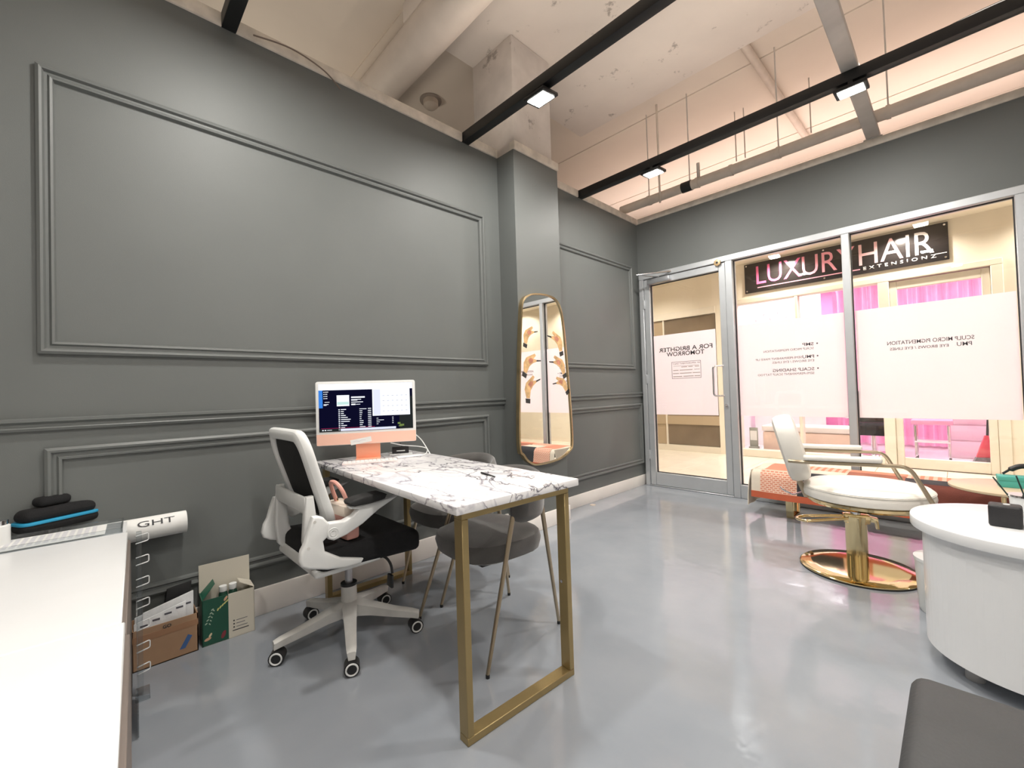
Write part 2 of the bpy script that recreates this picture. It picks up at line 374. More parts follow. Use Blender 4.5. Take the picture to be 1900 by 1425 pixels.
# unseen lamp added in the adjoining unit to brighten the slab past the wall
nl = thing('added_pendant', 'added unseen round opal pendant lamp in the unit beyond the panelled wall', 'lamp', (-1.7, 1.0, 2.45))
lathe('globe', [(0, 0), (.08, .03), (.11, .1), (.08, .17), (0, .2)], emat('opal', (1, .88, .7), 6), nl, 24); tube('cord', [(0, 0, .2), (0, 0, H2-2.45)], .004, blackp, nl, 6)
light('added_pendant_fill', 'POINT', (-1.7, 1.0, 2.75), NEXT_W, (1, .88, .74), (0, 0, 0), .12)
def stain(m, th=.615, dark=.45):
    nt = m.node_tree; b = nt.nodes['Principled BSDF']; src = b.inputs['Base Color'].links[0].from_socket
    tc = nt.nodes.new('ShaderNodeTexCoord'); n = nt.nodes.new('ShaderNodeTexNoise'); n.inputs['Scale'].default_value = 5.5; n.inputs['Detail'].default_value = 9; n.inputs['Roughness'].default_value = .72
    mr = nt.nodes.new('ShaderNodeMapRange'); mr.inputs['From Min'].default_value = th; mr.inputs['From Max'].default_value = th+.06; mr.inputs['To Max'].default_value = 1-dark
    mx = nt.nodes.new('ShaderNodeMix'); mx.data_type = 'RGBA'; mx.inputs[7].default_value = (.12, .09, .07, 1)
    nt.links.new(tc.outputs['Object'], n.inputs['Vector']); nt.links.new(n.outputs['Fac'], mr.inputs['Value']); nt.links.new(mr.outputs[0], mx.inputs[0]); nt.links.new(src, mx.inputs[6]); nt.links.new(mx.outputs[2], b.inputs['Base Color'])
stain(conc); stain(colconc)
# ------------------------------------------------------------------ track lights
lens_m = emat('lamp_lens', (1.0, .96, .88), 60.0)
def track(y, label):
    t = thing('track_beam', label, 'track beam', (0, y, ZW-.0))
    box('beam', (-.03, -.033, .0), (XR-.02, .033, .072), black, t, .004)
    tube('cable', smooth_path([(.95, .02, .075), (1.15, .03, .092), (1.45, .03, .10), (1.8, .02, .08)]), .005, blackp, t, 6)
    tube('cable', smooth_path([(2.4, .02, .075), (2.7, .03, .11), (3.0, .03, .10), (3.2, .02, .078)]), .005, blackp, t, 6)
    box('added_strip', (.05, -.012, .072), (XR-.1, .012, .075), emat('added_strip_glow', (1, .9, .78), 1.0), t)  # glowing strip and the uplight below are added to brighten the ceiling
    l = light('added_uplight', 'AREA', (XR/2, y, ZW+.09), UP_W, (1, .88, .76), (math.radians(180), 0, 0), .03); l.data.shape = 'RECTANGLE'; l.data.size = XR-.3; l.data.size_y = .03
    return t
def lamp(x, y, label, tilt=0.0):
    t = thing('flood_lamp', label, 'lamp', (x, y, ZW-.0), 0, 'square flood lamps on the black beams')
    mx = Matrix.Rotation(tilt, 4, 'X')
    box('housing', (-.085, -.072, -.05), (.085, .072, -.028), black, t, .005, mx=mx)
    box('bracket', (-.012, -.03, -.028), (.012, .03, .0), black, t)
    box('driver', (-.035, .034, -.02), (.035, .06, .055), mat('driver_case', (.25, .25, .25), .5), t, .004)
    box('lens', (-.065, -.054, -.054), (.065, .054, -.0505), lens_m, t, mx=mx)
    light('lamp_light', 'AREA', (x, y, ZW-.062), LAMP_W, (1, .965, .91), (tilt, 0, 0), .12)
for y, l in ((.505, 'black track beam crossing above the desk with the computer'), (2.035, 'black track beam meeting the wall beside the column'), (3.47, 'black track beam between the column and the storefront'), (-1.0, 'black track beam at the back of the room')): track(y, l)
lamp(.765, 2.035, 'lit square flood lamp on the beam beside the column', .12)
lamp(.775, 3.47, 'lit square flood lamp beyond the column near the mirror', .1)
lamp(2.13, 3.47, 'lit square flood lamp above the white barber chair', .1)
lamp(2.3, 2.035, 'lit square flood lamp above the round-ended white table'); lamp(.8, .505, 'lit square flood lamp above the office chair'); lamp(2.3, .505, 'lit square flood lamp above the grey stool')
lamp(2.6, -1.0, 'lit square flood lamp at the middle of the back beam')
lamp(4.2, .505, 'lit square flood lamp by the plain right wall')
# ================================================================== STOREFRONT
YF0, YF1 = D-.045, D+.065
def fbar(name, x0, x1, z0, z1, parent=None, y0=YF0, y1=YF1, m=alu): return box(name, (x0, y0, z0), (x1, y1, z1), m, parent, .004, 1)
sf = sempty('trim_16', 'brushed aluminium storefront framing')
fbar('head', .03, 3.95, 2.335, 2.392, sf); fbar('jamb', .032, .083, 0, 2.335, sf); fbar('post', .972, 1.036, 0, 2.335, sf)
fbar('mullion', 1.897, 1.952, .13, 2.335, sf); fbar('post', 2.848, 2.915, 0, 2.335, sf); fbar('post', 3.88, 3.95, 0, 2.335, sf)
fbar('sill', 1.036, 2.848, 0, .128, sf); fbar('sill', 2.915, 3.88, 0, .128, sf)
fbar('threshold', .083, .972, 0, .012, sf)
def pane(parent, x0, x1, z0, z1, y=D+.012):
    p = box('pane', (x0, y-.003, z0), (x1, y+.003, z1), glass, parent)
    g = .006
    boxes('gasket', [((x0, y-.012, z0), (x0+g, y+.012, z1)), ((x1-g, y-.012, z0), (x1, y+.012, z1)), ((x0+g, y-.012, z0), (x1-g, y+.012, z0+g)), ((x0+g, y-.012, z1-g), (x1-g, y+.012, z1))], alu_dark, parent)
    return p
YFILM = D+.016
def filmp(parent, x0, x1, z0, z1): return part(box('film', (x0, YFILM, z0), (x1, YFILM+.0006, z1), film, parent), 'frosted translucent film')
def ftext(parent, s, p_right, p_left, hpx, m, bold=0.0, sp=1.0):
    a = ony(p_right, D); b = ony(p_left, D); dz = (a-CAM3).length/FPX*hpx*1.0
    return text('lettering', s, (a.x, YFILM-.0025, a.z), (-1, 0, 0), (0, 0, 1), a.x-b.x, dz*.8, m, parent, .0006, bold, sp)
CAM3 = Vector(CAM)
# door
d1 = sempty('door_1', 'aluminium glass door with frosted band')
fbar('stile', .086, .152, .014, 2.33, d1, D-.03, D+.045); fbar('stile', .904, .968, .014, 2.33, d1, D-.03, D+.045)
fbar('rail', .152, .904, .014, .152, d1, D-.03, D+.045); fbar('rail', .152, .904, 2.262, 2.33, d1, D-.03, D+.045)
pane(d1, .152, .904, .152, 2.262)
fd = filmp(d1, .158, .835, .80, 1.685)
ftext(fd, 'FOR A BRIGHTER', (1321, 645), (1222, 657), 9.5, ink, .012); ftext(fd, 'TOMORROW', (1306, 656), (1236, 662), 9.5, ink, .012)
b0 = ony((1299, 668), D); b1 = ony((1246, 703), D); t = .004; yb = YFILM-.002
boxes('notice_border', [((b1.x, yb, b1.z), (b0.x, yb+.0008, b1.z+t)), ((b1.x, yb, b0.z-t), (b0.x, yb+.0008, b0.z)), ((b1.x, yb, b1.z), (b1.x+t, yb+.0008, b0.z)), ((b0.x-t, yb, b1.z), (b0.x, yb+.0008, b0.z)), ((b1.x+.02, yb, b0.z-.048), (b0.x-.02, yb+.0008, b0.z-.0455))], ink2, fd)
wN = b0.x-b1.x; hN = b0.z-b1.z
text('notice_line', 'BY APPOINTMENT ONLY', (b0.x-.012, yb-.0005, b0.z-hN*.16), (-1, 0, 0), (0, 0, 1), wN-.024, hN*.085, ink2, fd, .0005)
text('notice_line', 'www.', (b0.x-.012, yb-.0005, b0.z-hN*.53), (-1, 0, 0), (0, 0, 1), wN*.2, hN*.05, ink2, fd, .0005)
# lines too small to read in the photograph: word-shaped strokes only
for i, words in ((1, ((.06, .2), (.27, .42), (.46, .66))), (2, ((.28, .72), (.76, .95))), (3, ((.03, .28), (.31, .72), (.75, .96))), (4, ((.03, .22), (.25, .6), (.64, .96)))):
    boxes('notice_line', [((b0.x-q*wN, yb-.0005, b0.z-hN*(.16+.185*i)), (b0.x-p*wN, yb, b0.z-hN*(.16+.185*i)+hN*.042)) for p, q in words], mat('faint_lettering', (.36, .33, .31), .6), fd)
hd = tube('handle', round_path([(.915, D-.03, 1.30), (.835, D-.085, 1.30), (.835, D-.085, 1.0), (.915, D-.03, 1.0)], .03), .0095, chrome, d1)
tube('lock_cylinder', [(.935, D-.045, .905), (.935, D-.03, .905)], .014, chrome, d1, 14)
for z in (.35, 1.2, 2.05): box('hinge', (.078, D-.05, z-.05), (.094, D-.03, z+.05), alu, d1, .003)
cl = tag(box('door_closer', (.16, D-.105, 2.255), (.42, D-.03, 2.312), mat('closer_steel', (.42, .43, .45), .3, .7), None, .008), 'silver door closer with folding arm above the glass door', 'door closer')
tube('arm', [(.29, D-.07, 2.318), (.13, D-.26, 2.345), (.42, D-.05, 2.362)], .010, chrome, cl, 8)
hx = thing('hexagon_chime', 'small tan hexagon on the top corner of the door frame', 'door sensor', (.905, D-.046, 2.335))
prism('body', [(.035*math.cos(a), 0, .035*math.sin(a)) for a in [math.radians(60*i+30) for i in range(6)]], (0, -.014, 0), mat('tan_plastic', (.55, .38, .2), .4, .3), hx, .003)
prism('eye', [(.012*math.cos(a), -.0145, .012*math.sin(a)) for a in [math.radians(36*i) for i in range(10)]], (0, -.002, 0), blackp, hx)
# windows
w1 = sempty('window_1', 'glass pane with frosted band beside the door'); pane(w1, 1.036, 1.897, .128, 2.335); f1 = filmp(w1, 1.046, 1.887, .80, 1.69)
w2 = sempty('window_2', 'glass pane with frosted band right of the mullion'); pane(w2, 1.952, 2.848, .128, 2.335); f2 = filmp(w2, 1.962, 2.838, .80, 1.69)
w3 = sempty('window_3', 'glass pane with frosted band at the end of the storefront'); pane(w3, 2.915, 3.88, .128, 2.335); filmp(w3, 2.925, 3.87, .80, 1.69)
c1 = lambda x, y: (1350+x*.15442, 560+y*.15442)
for s, r, l, hp_, m in (('•', (1083, 505), (1062, 507), 3, ink2), ('SMP', (1030, 520), (893, 523), 6, ink2), ('SCALP MICRO PIGMENTATION', (1030, 566), (428, 607), 4.2, ink2),
    ('•', (1088, 655), (1067, 657), 3, ink2), ('PMU', (1035, 670), (895, 674), 6, ink2), ('SEMI-PERMANENT MAKE UP', (888, 675), (333, 712), 4.2, ink2), ('EYE BROWS / EYE LINES', (1035, 714), (535, 744), 4.2, ink2),
    ('•', (1093, 805), (1072, 807), 3, ink2), ('SCALP SHADING', (1038, 820), (540, 842), 6, ink2), ('SEMI-PERMANENT SCALP TATTOO', (1038, 866), (360, 897), 4.2, ink2)):
    ftext(f1, s, c1(*r), c1(*l), hp_, m, 0.01 if hp_ > 5 else 0)
c2 = lambda x, y: (1350+x*.2895, 380+y*.2895)
for s, r, l, hp_ in (('SCULP MICRO PIGMENTATION', (1582, 858), (1022, 897), 6.4), ('PMU', (1567, 898), (1470, 905), 6.4), ('EYE BROWS / EYE LINES', (1417, 908), (1040, 935), 4.6)):
    ftext(f2, s, c2(*r), c2(*l), hp_, ink2, .008)
# ================================================================== CORRIDOR AND OPPOSITE SHOP
YC = 7.25; KF = YC/7.55; ZC = 2.98
fx = lambda x: 2.53+(x-2.53)*KF
fz = lambda z: max(0.0, 1.1+(z-1.1)*KF)
fc = struct(box('floor_corridor', (-4.5, D+.05, -.12), (8.5, YC, -.012), mat('grout', (.45, .38, .3), .8)))
tile_m = mat('cream_tile', (.82, .75, .64), .25, vary=.05, scale=3)
tme = None
for i in range(21):
    for j in range(5):
        w = .618; x0 = -4.4+i*.62; y0 = D+.055+j*.54
        if tme is None:
            o = box('tile', (.001, .001, -.012), (.617, .537, 0), tile_m, fc, .002, 1); tme = o.data; o.location = (x0, y0, 0)
        else:
            o = bpy.data.objects.new('tile', tme); COL.objects.link(o); o.parent = fc; o.location = (x0, y0, 0)
struct(box('ceiling_corridor', (-4.5, D+.15, ZC), (8.5, YC+.02, ZC+.03), cream))
struct(box('wall_corridor_end', (-4.6, D+.13, 0), (-4.5, YC+.1, ZC), cream)); struct(box('wall_corridor_far_end', (8.5, D+.13, 0), (8.6, YC+.1, ZC), cream))
struct(boxes('wall_corridor_near', [((-4.5, D+.02, 0), (-.13, D+.13, ZC)), ((XR, D+.02, 0), (8.5, D+.13, ZC))], cream))
for i, (x, y) in enumerate(((.84, 6.98), (2.16, 6.97), (-1.1, 6.3), (-3.0, 6.3), (.2, 5.3), (1.6, 5.3), (3.0, 5.3), (3.5, 6.97), (4.9, 6.97), (4.6, 5.3))):
    lab = 'recessed round downlight '+('over the first letters of the black sign', 'over the last letters of the black sign', 'beside the tinted glass shop front', 'at the far dim end of the corridor past the tinted glass', 'just outside the glass door', 'just outside the window beside the glass door', 'just outside the window past the mullion', 'past the end of the black sign', 'far along the corridor past the pink shop', 'just outside the end of the storefront')[i]
    pl = thing('downlight', lab, 'downlight', (x, y, ZC), 0, 'corridor downlights')
    lathe('trim_ring', [(.05, -.006), (.075, -.006), (.075, 0), (.05, 0)], white, pl, 20); lathe('lens', [(0, -.003), (.05, -.003), (.05, 0), (0, 0)], emat('downlight_lens', (1, .93, .78), 25), pl, 20)
    light('downlight_light', 'SPOT', (x, y, ZC-.015), CORR_W, (1, .92, .80), (0, 0, 0), .05, math.radians(150), .6)
# facade of the opposite shop: cream wall with openings
xa, xb, xp, xd0, xd1 = fx(.06), fx(1.84), fx(1.91), fx(1.975), fx(2.83)
zt = fz(2.42)
struct(boxes('wall_opposite', [((-4.5, YC, zt+.03), (8.5, YC+.15, ZC)), ((fx(-.27), YC, 0), (xa, YC+.15, zt+.03)), ((fx(2.93), YC, 0), (8.5, YC+.15, zt+.03))], cream))
ff = sempty('trim_17', 'cream shop front framing across the corridor')
fb = lambda n, x0, x1, z0, z1: box(n, (x0, YC-.03, z0), (x1, YC+.12, z1), creamf, ff, .006, 1)
fb('head', xa, fx(2.95), zt-.01, zt+.06); fb('sill', xa, xb, 0, fz(.07)); fb('post', fx(.885), fx(.925), fz(.07), zt-.01); fb('post', xb, xd0-.02, 0, zt-.01); fb('post', xd1+.02, fx(2.95), 0, zt-.01)
def opane(n, x0, x1, z0, z1, lab):
    w = sempty(n, lab); box('pane', (x0, YC+.04, z0), (x1, YC+.046, z1), glass, w); return w
opane('window_4', xa, fx(.885), fz(.07), zt-.01, 'shop window across the corridor under the sign start')
opane('window_5', fx(.925), xb, fz(.07), zt-.01, 'shop window across the corridor before the shop door')
d2 = opane('door_2', xd0+.05, xd1-.05, .13, zt-.12, 'cream framed glass door of the shop across the corridor')
for n, a, b in (('stile', (xd0-.018, 0), (xd0+.05, zt-.02)), ('stile', (xd1-.05, 0), (xd1+.018, zt-.02)), ('rail', (xd0+.05, 0.005), (xd1-.05, .13)), ('rail', (xd0+.05, zt-.12), (xd1-.05, zt-.02))):
    box(n, (a[0], YC+.01, a[1]), (b[0], YC+.08, b[1]), creamf, d2, .004, 1)
# left neighbour shop front: tinted glass bands
ln = sempty('window_6', 'tinted glass shop front of the neighbouring unit')
box('backing', (-4.5, YC+.05, 0), (fx(-.27), YC+.15, zt+.03), cream, ln)
tint = mat('bronze_glass', (.22, .17, .12), .08, 0, vary=.15, scale=2); tint2 = mat('tan_glass', (.48, .38, .26), .15)
for a, b in ((-4.2, -3.4), (-3.35, -2.4), (-2.35, -1.46), (-1.43, -1.21), (-1.19, -.285)):
    box('pane', (fx(a), YC+.02, fz(.065)), (fx(b), YC+.05, fz(2.33)), tint if b > -1 or a < -2 else tint2, ln)
box('rail', (-4.5, YC-.02, fz(2.34)), (fx(-.27), YC+.05, fz(2.46)), creamf, ln); box('rail', (-4.5, YC-.02, 0), (fx(-.27), YC+.05, fz(.06)), creamf, ln); box('rail', (-4.5, YC-.0, fz(.43)), (fx(-.27), YC+.05, fz(.585)), tint2, ln)
for a in (-1.20, -1.445, -2.375): box('mullion', (fx(a)-.012, YC-.01, 0), (fx(a)+.012, YC+.05, fz(2.34)), creamf, ln)
# interior of the pink shop
YI = 10.6
struct(box('floor_shop', (fx(-.27), YC+.0, -.05), (5.0, YI, 0), mat('white_tile', (.80, .76, .78), .15, vary=.03)))
struct(box('wall_shop_back', (fx(-.27)-.1, YI, 0), (5.1, YI+.1, 3.0), pinkw)); struct(box('wall_shop_left', (fx(-.27)-.1, YC+.15, 0), (fx(-.27), YI, 3.0), white)); struct(box('wall_shop_right', (5.0, YC+.15, 0), (5.1, YI, 3.0), pinkw))
struct(box('ceiling_shop', (fx(-.27)-.1, YC+.15, 3.0), (5.1, YI+.1, 3.04), white))
for i, (x, y) in enumerate(((1.0, 7.95), (2.35, 8.2), (3.9, 8.6), (.5, 9.7))):
    tl = thing('tube_light', 'bright white tube light '+('above the peach bench side of the pink shop', 'just inside the door of the pink shop', 'at the pink side wall of the shop', 'behind the patterned display board')[i], 'ceiling light', (x, y, 2.98), 0, 'tube lights in the pink shop')
    box('body', (-.5, -.08, -.02), (.5, .08, .02), white, tl, .004); box('diffuser', (-.48, -.06, -.04), (.48, .06, -.02), emat('tube_lens', (1, .97, .98), 22), tl, .006)
    light('tube_light_light', 'AREA', (x, y, 2.93), SHOP_W/3, (1, .93, .96), (0, 0, 0), .6)
# wallpapered display wall with small marks (left in the shop)
dp = tag(box('display_board', (fx(.02)-.2, YC+1.5, 0.0), (fx(.98)-.05, YC+1.53, 2.6), mat('pink_white_board', (.95, .90, .92), .5), None), 'pale patterned board standing inside the shop window', 'display board')
mk = mat('print_grey', (.35, .33, .36), .6)
for i in range(9):
    for j in range(7):
        x = fx(-.1)+i*.118; z = 1.05+j*.2+(.09 if i % 2 else 0)
        if z < 2.45: tube('printed_mark', [(x, YC+1.497, z), (x+.02*math.sin(i*2.1+j), YC+1.497, z+.045)], .0045, mk, dp, 5)
cur = thing('pink_curtain', 'pleated bright pink curtain hanging in the shop', 'curtain', (0, 9.6, 0))
bm = bmesh.new(); n = 160; A = []; B = []
for i in range(n+1):
    x = 1.02+i*(3.2-1.02)/n; y = .035*math.sin(i*.75)+.02*math.sin(i*.31)
    A.append(bm.verts.new((x, y, .03))); B.append(bm.verts.new((x, y, 2.75)))
for i in range(n): bm.faces.new((A[i], A[i+1], B[i+1], B[i]))
done('cloth', bm, mat('pink_cloth', (.94, .42, .66), .75, vary=.06), cur, True); tube('rod', [(.95, 0, 2.77), (3.3, 0, 2.77)], .015, chrome, cur)
ot = thing('tufted_bench', 'long pale peach storage bench inside the shop window', 'bench', (fx(.87), YC+.50, 0))
pe = mat('peach_leather', (.84, .62, .52), .5, vary=.04)
box('body', (-.56, -.2, .07), (.56, .2, .36), pe, ot, .02); box('lid', (-.575, -.21, .365), (.575, .21, .46), mat('white_leather', (.86, .80, .78), .45), ot, .03, 4)
for x in (-.48, .48):
    for y in (-.14, .14): tube('foot', [(x, y, 0), (x, y, .075)], .02, chrome, ot, 8)
for x in (-.35, -.1, .15, .4): lathe('button', [(0, -.006), (.012, 0), (0, .006)], pe, ot, 8, (x, -.202, .22))
sgb = thing('info_board', 'small grey and white notice stand at the shop window corner', 'notice', (fx(.16), YC+.28, 0))
box('panel', (-.06, -.01, .12), (.06, .01, .42), mat('grey_green', (.33, .35, .31), .6), sgb, .004); box('sheet', (-.048, -.013, .22), (.048, -.01, .37), paper, sgb); box('foot', (-.06, -.06, 0), (.06, .06, .12), mat('grey_green', (.33, .35, .31), .6), sgb, .004)
dk = thing('salon_chair', 'black salon chair seen through the shop window', 'chair', (fx(1.60), YC+1.15, 0))
lathe('base', [(0, 0), (.26, 0), (.25, .02), (.04, .035), (.035, .3), (0, .3)], chrome, dk); box('seat', (-.27, -.25, .3), (.27, .25, .46), blackf, dk, .03, 3); box('backrest', (-.25, .2, .46), (.25, .28, .95), blackf, dk, .03, 3)
for x in (-.3, .25): box('armrest', (x, -.25, .55), (x+.05, .2, .6), chrome, dk, .01)
def roller(x, y, lab):
    st = thing('salon_trolley', lab, 'trolley', (x, y, 0))
    for q in (-.16, .16):
        tube('leg', round_path([(q, -.1, .07), (q, -.1, .5), (q, .12, .5), (q, .12, .07)], .03), .014, chrome, st, 8)
        for p in (-.1, .12): tube('caster', [(q-.012, p, .03), (q+.012, p, .03)], .03, blackp, st, 12)
    box('tray', (-.2, -.16, .5), (.2, .16, .56), mat('pink_plastic', (.9, .4, .6), .3), st, .01); box('shelf', (-.17, -.13, .26), (.17, .13, .275), white, st)
roller(fx(2.27), YC+.8, 'steel salon trolley on casters behind the shop door')
cab = thing('storage_cabinet', 'pink drawer cabinet at the far side of the shop', 'cabinet', (fx(2.72), YC+1.5, 0))
box('body', (-.3, -.2, 0), (.3, .2, .9), mat('pale_pink', (.88, .62, .74), .5), cab, .006)
for k in range(4): box('drawer', (-.28, -.215, .04+k*.215), (.28, -.2, .235+k*.215), mat('drawer_pink', (.85, .55, .68), .5), cab, .004)
br = thing('broom', 'red broom with grey bristles standing inside the shop door', 'broom', (fx(2.70), YC+.25, 0), .2)
tube('handle', [(.06, 0, .3), (.12, .02, 1.2)], .012, blackp, br, 8)
prism('head', [(-.035, -.02, .16), (.10, -.02, .16), (.075, -.02, .42), (.045, -.02, .42)], (0, .04, 0), mat('red_plastic', (.75, .07, .12), .35), br, .004)
prism('bristles', [(-.10, -.03, .01), (.14, -.03, .01), (.10, -.03, .16), (-.035, -.03, .16)], (0, .06, 0), mat('bristle', (.2, .18, .19), .9, vary=.3, scale=50), br)
# sign
sg = thing('shop_sign', 'long black shop sign with pink and white lettering across the corridor', 'sign', (0, YC-.005, 0))
sx0, sx1, sz0, sz1 = fx(.217), fx(2.524), fz(2.565), fz(3.03)
sz1 = min(sz1, ZC-.015)
box('panel', (sx0, -.02, sz0), (sx1, 0, sz1), mat('sign_black', (.035, .03, .03), .18), sg, .003)
hp1 = mat('sign_pink', (.95, .20, .42), .4); hp2 = mat('sign_rose', (.95, .42, .52), .4); hp3 = mat('sign_white', (.95, .92, .92), .4)
lh = .285*KF; lz = fz(2.682); X = lambda x: fx(x)
pos = lambda cx, cy: (lambda p: (p.x, p.z))(ony((1350+cx*.2895, 380+cy*.2895), YC-.026))
def letters(s, x0, x1, m, z=lz, h=lh, bold=.0): return text('lettering', s, (x0, -.0215, z), (1, 0, 0), (0, 0, 1), x1-x0, h, m, sg, .004, bold)
letters('LUX', pos(165, 0)[0], pos(455, 0)[0], hp1); letters('URY', pos(460, 0)[0], pos(800, 0)[0], hp2); letters('HA', pos(825, 0)[0], pos(1110, 0)[0], mat('sign_rose2', (.95, .62, .66), .4)); letters('IR', pos(1130, 0)[0], pos(1310, 0)[0], hp3)
text('lettering', 'EXTENSIONZ', (pos(850, 0)[0], -.0215, sz0+.045), (1, 0, 0), (0, 0, 1), pos(1322, 0)[0]-pos(850, 0)[0], .042, hp3, sg, .004, .01, 1.7)
box('underline', (pos(170, 0)[0], -.0225, lz-.055), (pos(830, 0)[0], -.02, lz-.042), hp2, sg); box('flourish', (pos(1310, 0)[0], -.0225, lz-.03), (pos(1390, 0)[0], -.02, lz-.022), hp3, sg)
for x in (sx0+.03, (sx0+sx1)/2-.1, sx1-.03):
    for z in (sz0+.03, sz1-.03): tube('standoff', [(x, -.026, z), (x, -.02, z)], .011, chrome, sg, 10)
# unseen tube and area light, added to put pink light on the slab
pl = thing('added_plenum_tube', 'added unseen pink tube light lying in the ceiling void above the corridor', 'tube light', (1.4, 6.2, ZC+.03))
tube('tube', [(-1.2, 0, .05), (1.2, 0, .05)], .02, emat('added_pink_glow', (1, .7, .72), 3), pl, 10); box('tray', (-1.25, -.05, .0), (1.25, .05, .02), white, pl)
pll = light('added_plenum_fill', 'AREA', (1.4, 6.2, ZC+.13), PINK_W, (1, .82, .77), (math.radians(180), 0, 0), .6); pll.data.shape = 'RECTANGLE'; pll.data.size = 6.0; pll.data.size_y = .5
# ================================================================== MIRROR on the column
cm = lambda x, y: onx((940+x*.2455, 530+y*.2455), CX+.035)
mo = [(145, 78), (200, 58), (300, 65), (370, 95), (410, 160), (435, 280), (462, 560), (490, 900), (505, 1180), (482, 1255), (400, 1318), (250, 1358), (180, 1345), (130, 1290), (97, 1190), (100, 600), (110, 220), (122, 115)]
mo = [cm(*p) for p in mo]
mc = sum(mo, Vector())/len(mo)
mpath = smooth_path(mo+[mo[0]], 5)[:-1]
mr = thing('wall_mirror', 'tall rounded mirror with thin gold frame on the column', 'mirror', (CX, mc.y, mc.z))
ml = [p-Vector((CX, mc.y, mc.z)) for p in mpath]
bm = bmesh.new(); R0 = []; n = len(ml)
for sc, dx in ((1.0, -.034), (1.0, 0.0), (.968, .002), (.966, -.008)):
    R0.append([bm.verts.new((p.x+dx, p.y*(sc if sc == 1 else 1-.012/.28), p.z*(1 if sc == 1 else 1-.012/.68))) for p in ml])
for a, b in zip(R0, R0[1:]):
    for i in range(n): bm.faces.new((a[i], a[(i+1) % n], b[(i+1) % n], b[i]))
done('frame', bm, mat('mirror_gold', (.62, .48, .28), .25, 1.0), mr, True)
silver = mat('silvered_glass', (.93, .93, .92), .01, 1.0)
prism('glass', [(.026, p.y*.955, p.z*.98) for p in ml], (-.012, 0, 0), silver, mr)
skin_t = mat('decal_tan', (.66, .42, .2), .5, vary=.3, scale=25); skin_p = mat('decal_rose', (.55, .22, .14), .5, vary=.3, scale=25); cuffm = mat('decal_black', (.03, .03, .03), .5)
# generic printed shapes along both edges of the glass (plain stand-in for the artwork)
def decal(cx_, cy_, s, ang, flip):
    def P(q):
        a = math.radians(ang); u = q[0]*flip; v = q[1]
        c = cm(cx_, cy_); y = c.y-mc.y+s*(u*math.cos(a)-v*math.sin(a)); z = c.z-mc.z+s*(u*math.sin(a)+v*math.cos(a)); return (.0264, y, z)
    prism('printed_motif', [P(q) for q in ((-.5, -1.0), (-.15, -1.1), (.1, -.5), (.45, -.2), (.9, .0), (.95, .12), (.5, .18), (.75, .45), (.6, .6), (.1, .35), (-.3, .15), (-.55, -.3))], (.0006, 0, 0), skin_t, mr)
    prism('printed_motif', [P(q) for q in ((.1, -.3), (.42, -.12), (.5, .12), (.2, .2), (-.1, -.0))], (.0012, 0, 0), skin_p, mr)
    prism('printed_motif', [P(q) for q in ((-.6, -1.0), (-.1, -1.15), (-.2, -1.5), (-.65, -1.35))], (.0007, 0, 0), cuffm, mr)
    prism('printed_motif', [P(q) for q in ((.85, .0), (1.35, .1), (1.38, .2), (.88, .14))], (.0012, 0, 0), cuffm, mr)
for a in ((165, 350, .085, 0, 1), (175, 560, .1, -8, 1), (175, 745, .1, 10, 1), (395, 400, .1, 0, -1), (410, 575, .1, 8, -1), (425, 720, .09, 18, -1)): decal(*a)
# ================================================================== DESK with marble top
TR = -math.radians(3.0)
desk = thing('marble_desk', 'long desk with white marble top and gold metal frames', 'desk', (1.458, .785, 0), TR)
TL, TW, TZ = 1.395, .572, .755
box('tabletop', (-TL, 0, TZ-.028), (0, TW, TZ), marble, desk, .004)
def endframe(x0, x1):
    for n_, a, b in (('leg', (x0, .035, .025), (x1, .06, TZ-.053)), ('leg', (x0, TW-.06, .025), (x1, TW-.035, TZ-.053)), ('foot_bar', (x0, .035, 0), (x1, TW-.035, .025)), ('top_bar', (x0, .035, TZ-.053), (x1, TW-.035, TZ-.028))):
        box(n_, a, b, goldb, desk, .002, 1)
endframe(-.07, -.024); endframe(-TL+.02, -TL+.066)
tube('screw', [(-.05, TW-.066, .36), (-.05, TW-.06, .36)], .006, chrome, desk, 8)
# ------------------------------------------------------------------ computer
A = Vector((.11, .855, 0)); B = Vector((.37, 1.315, 0)); wdt = (B-A).length
ang = math.atan2((B-A).y, (B-A).x)
mon = thing('desktop_computer', 'thin orange all-in-one desktop computer with a lit screen', 'computer', ((A.x+B.x)/2, (A.y+B.y)/2, TZ), ang)
mz0, mz1 = .085, .435; hw = wdt/2
prism('display_case', [(x, 0, (mz0+mz1)/2+z) for x, z in rrect(wdt, mz1-mz0, .012)], (0, .012, 0), whitep, mon, .002)
bx = box('chin', (-hw+.002, -.0015, mz0+.002), (hw-.002, 0, mz0+.062), peach, mon); box('screen', (-hw+.016, -.0018, mz0+.075), (hw-.016, 0, mz1-.014), emat('scr_dark', (.004, .004, .02), 1), mon)
scr = bx
SX0, SX1, SZ0, SZ1 = -hw+.016, hw-.016, mz0+.075, mz1-.014
scr = [o for o in mon.children if o.name.startswith('screen')][0]
ui_w = emat('scr_white', (.9, .93, 1.0), 1.15); ui_g = emat('scr_grey', (.45, .47, .55), 1); ui_b = emat('scr_blue', (.05, .25, .8), 1); ui_r = emat('scr_red', (.6, .03, .12), 1); ui_l = emat('scr_lav', (.75, .78, .95), 1.1); ui_gr = emat('scr_green', (.25, .35, .1), .7); ui_k = emat('scr_teal', (.6, .85, .8), 1)
ui_bg = emat('scr_bg', (.03, .035, .035), .7)
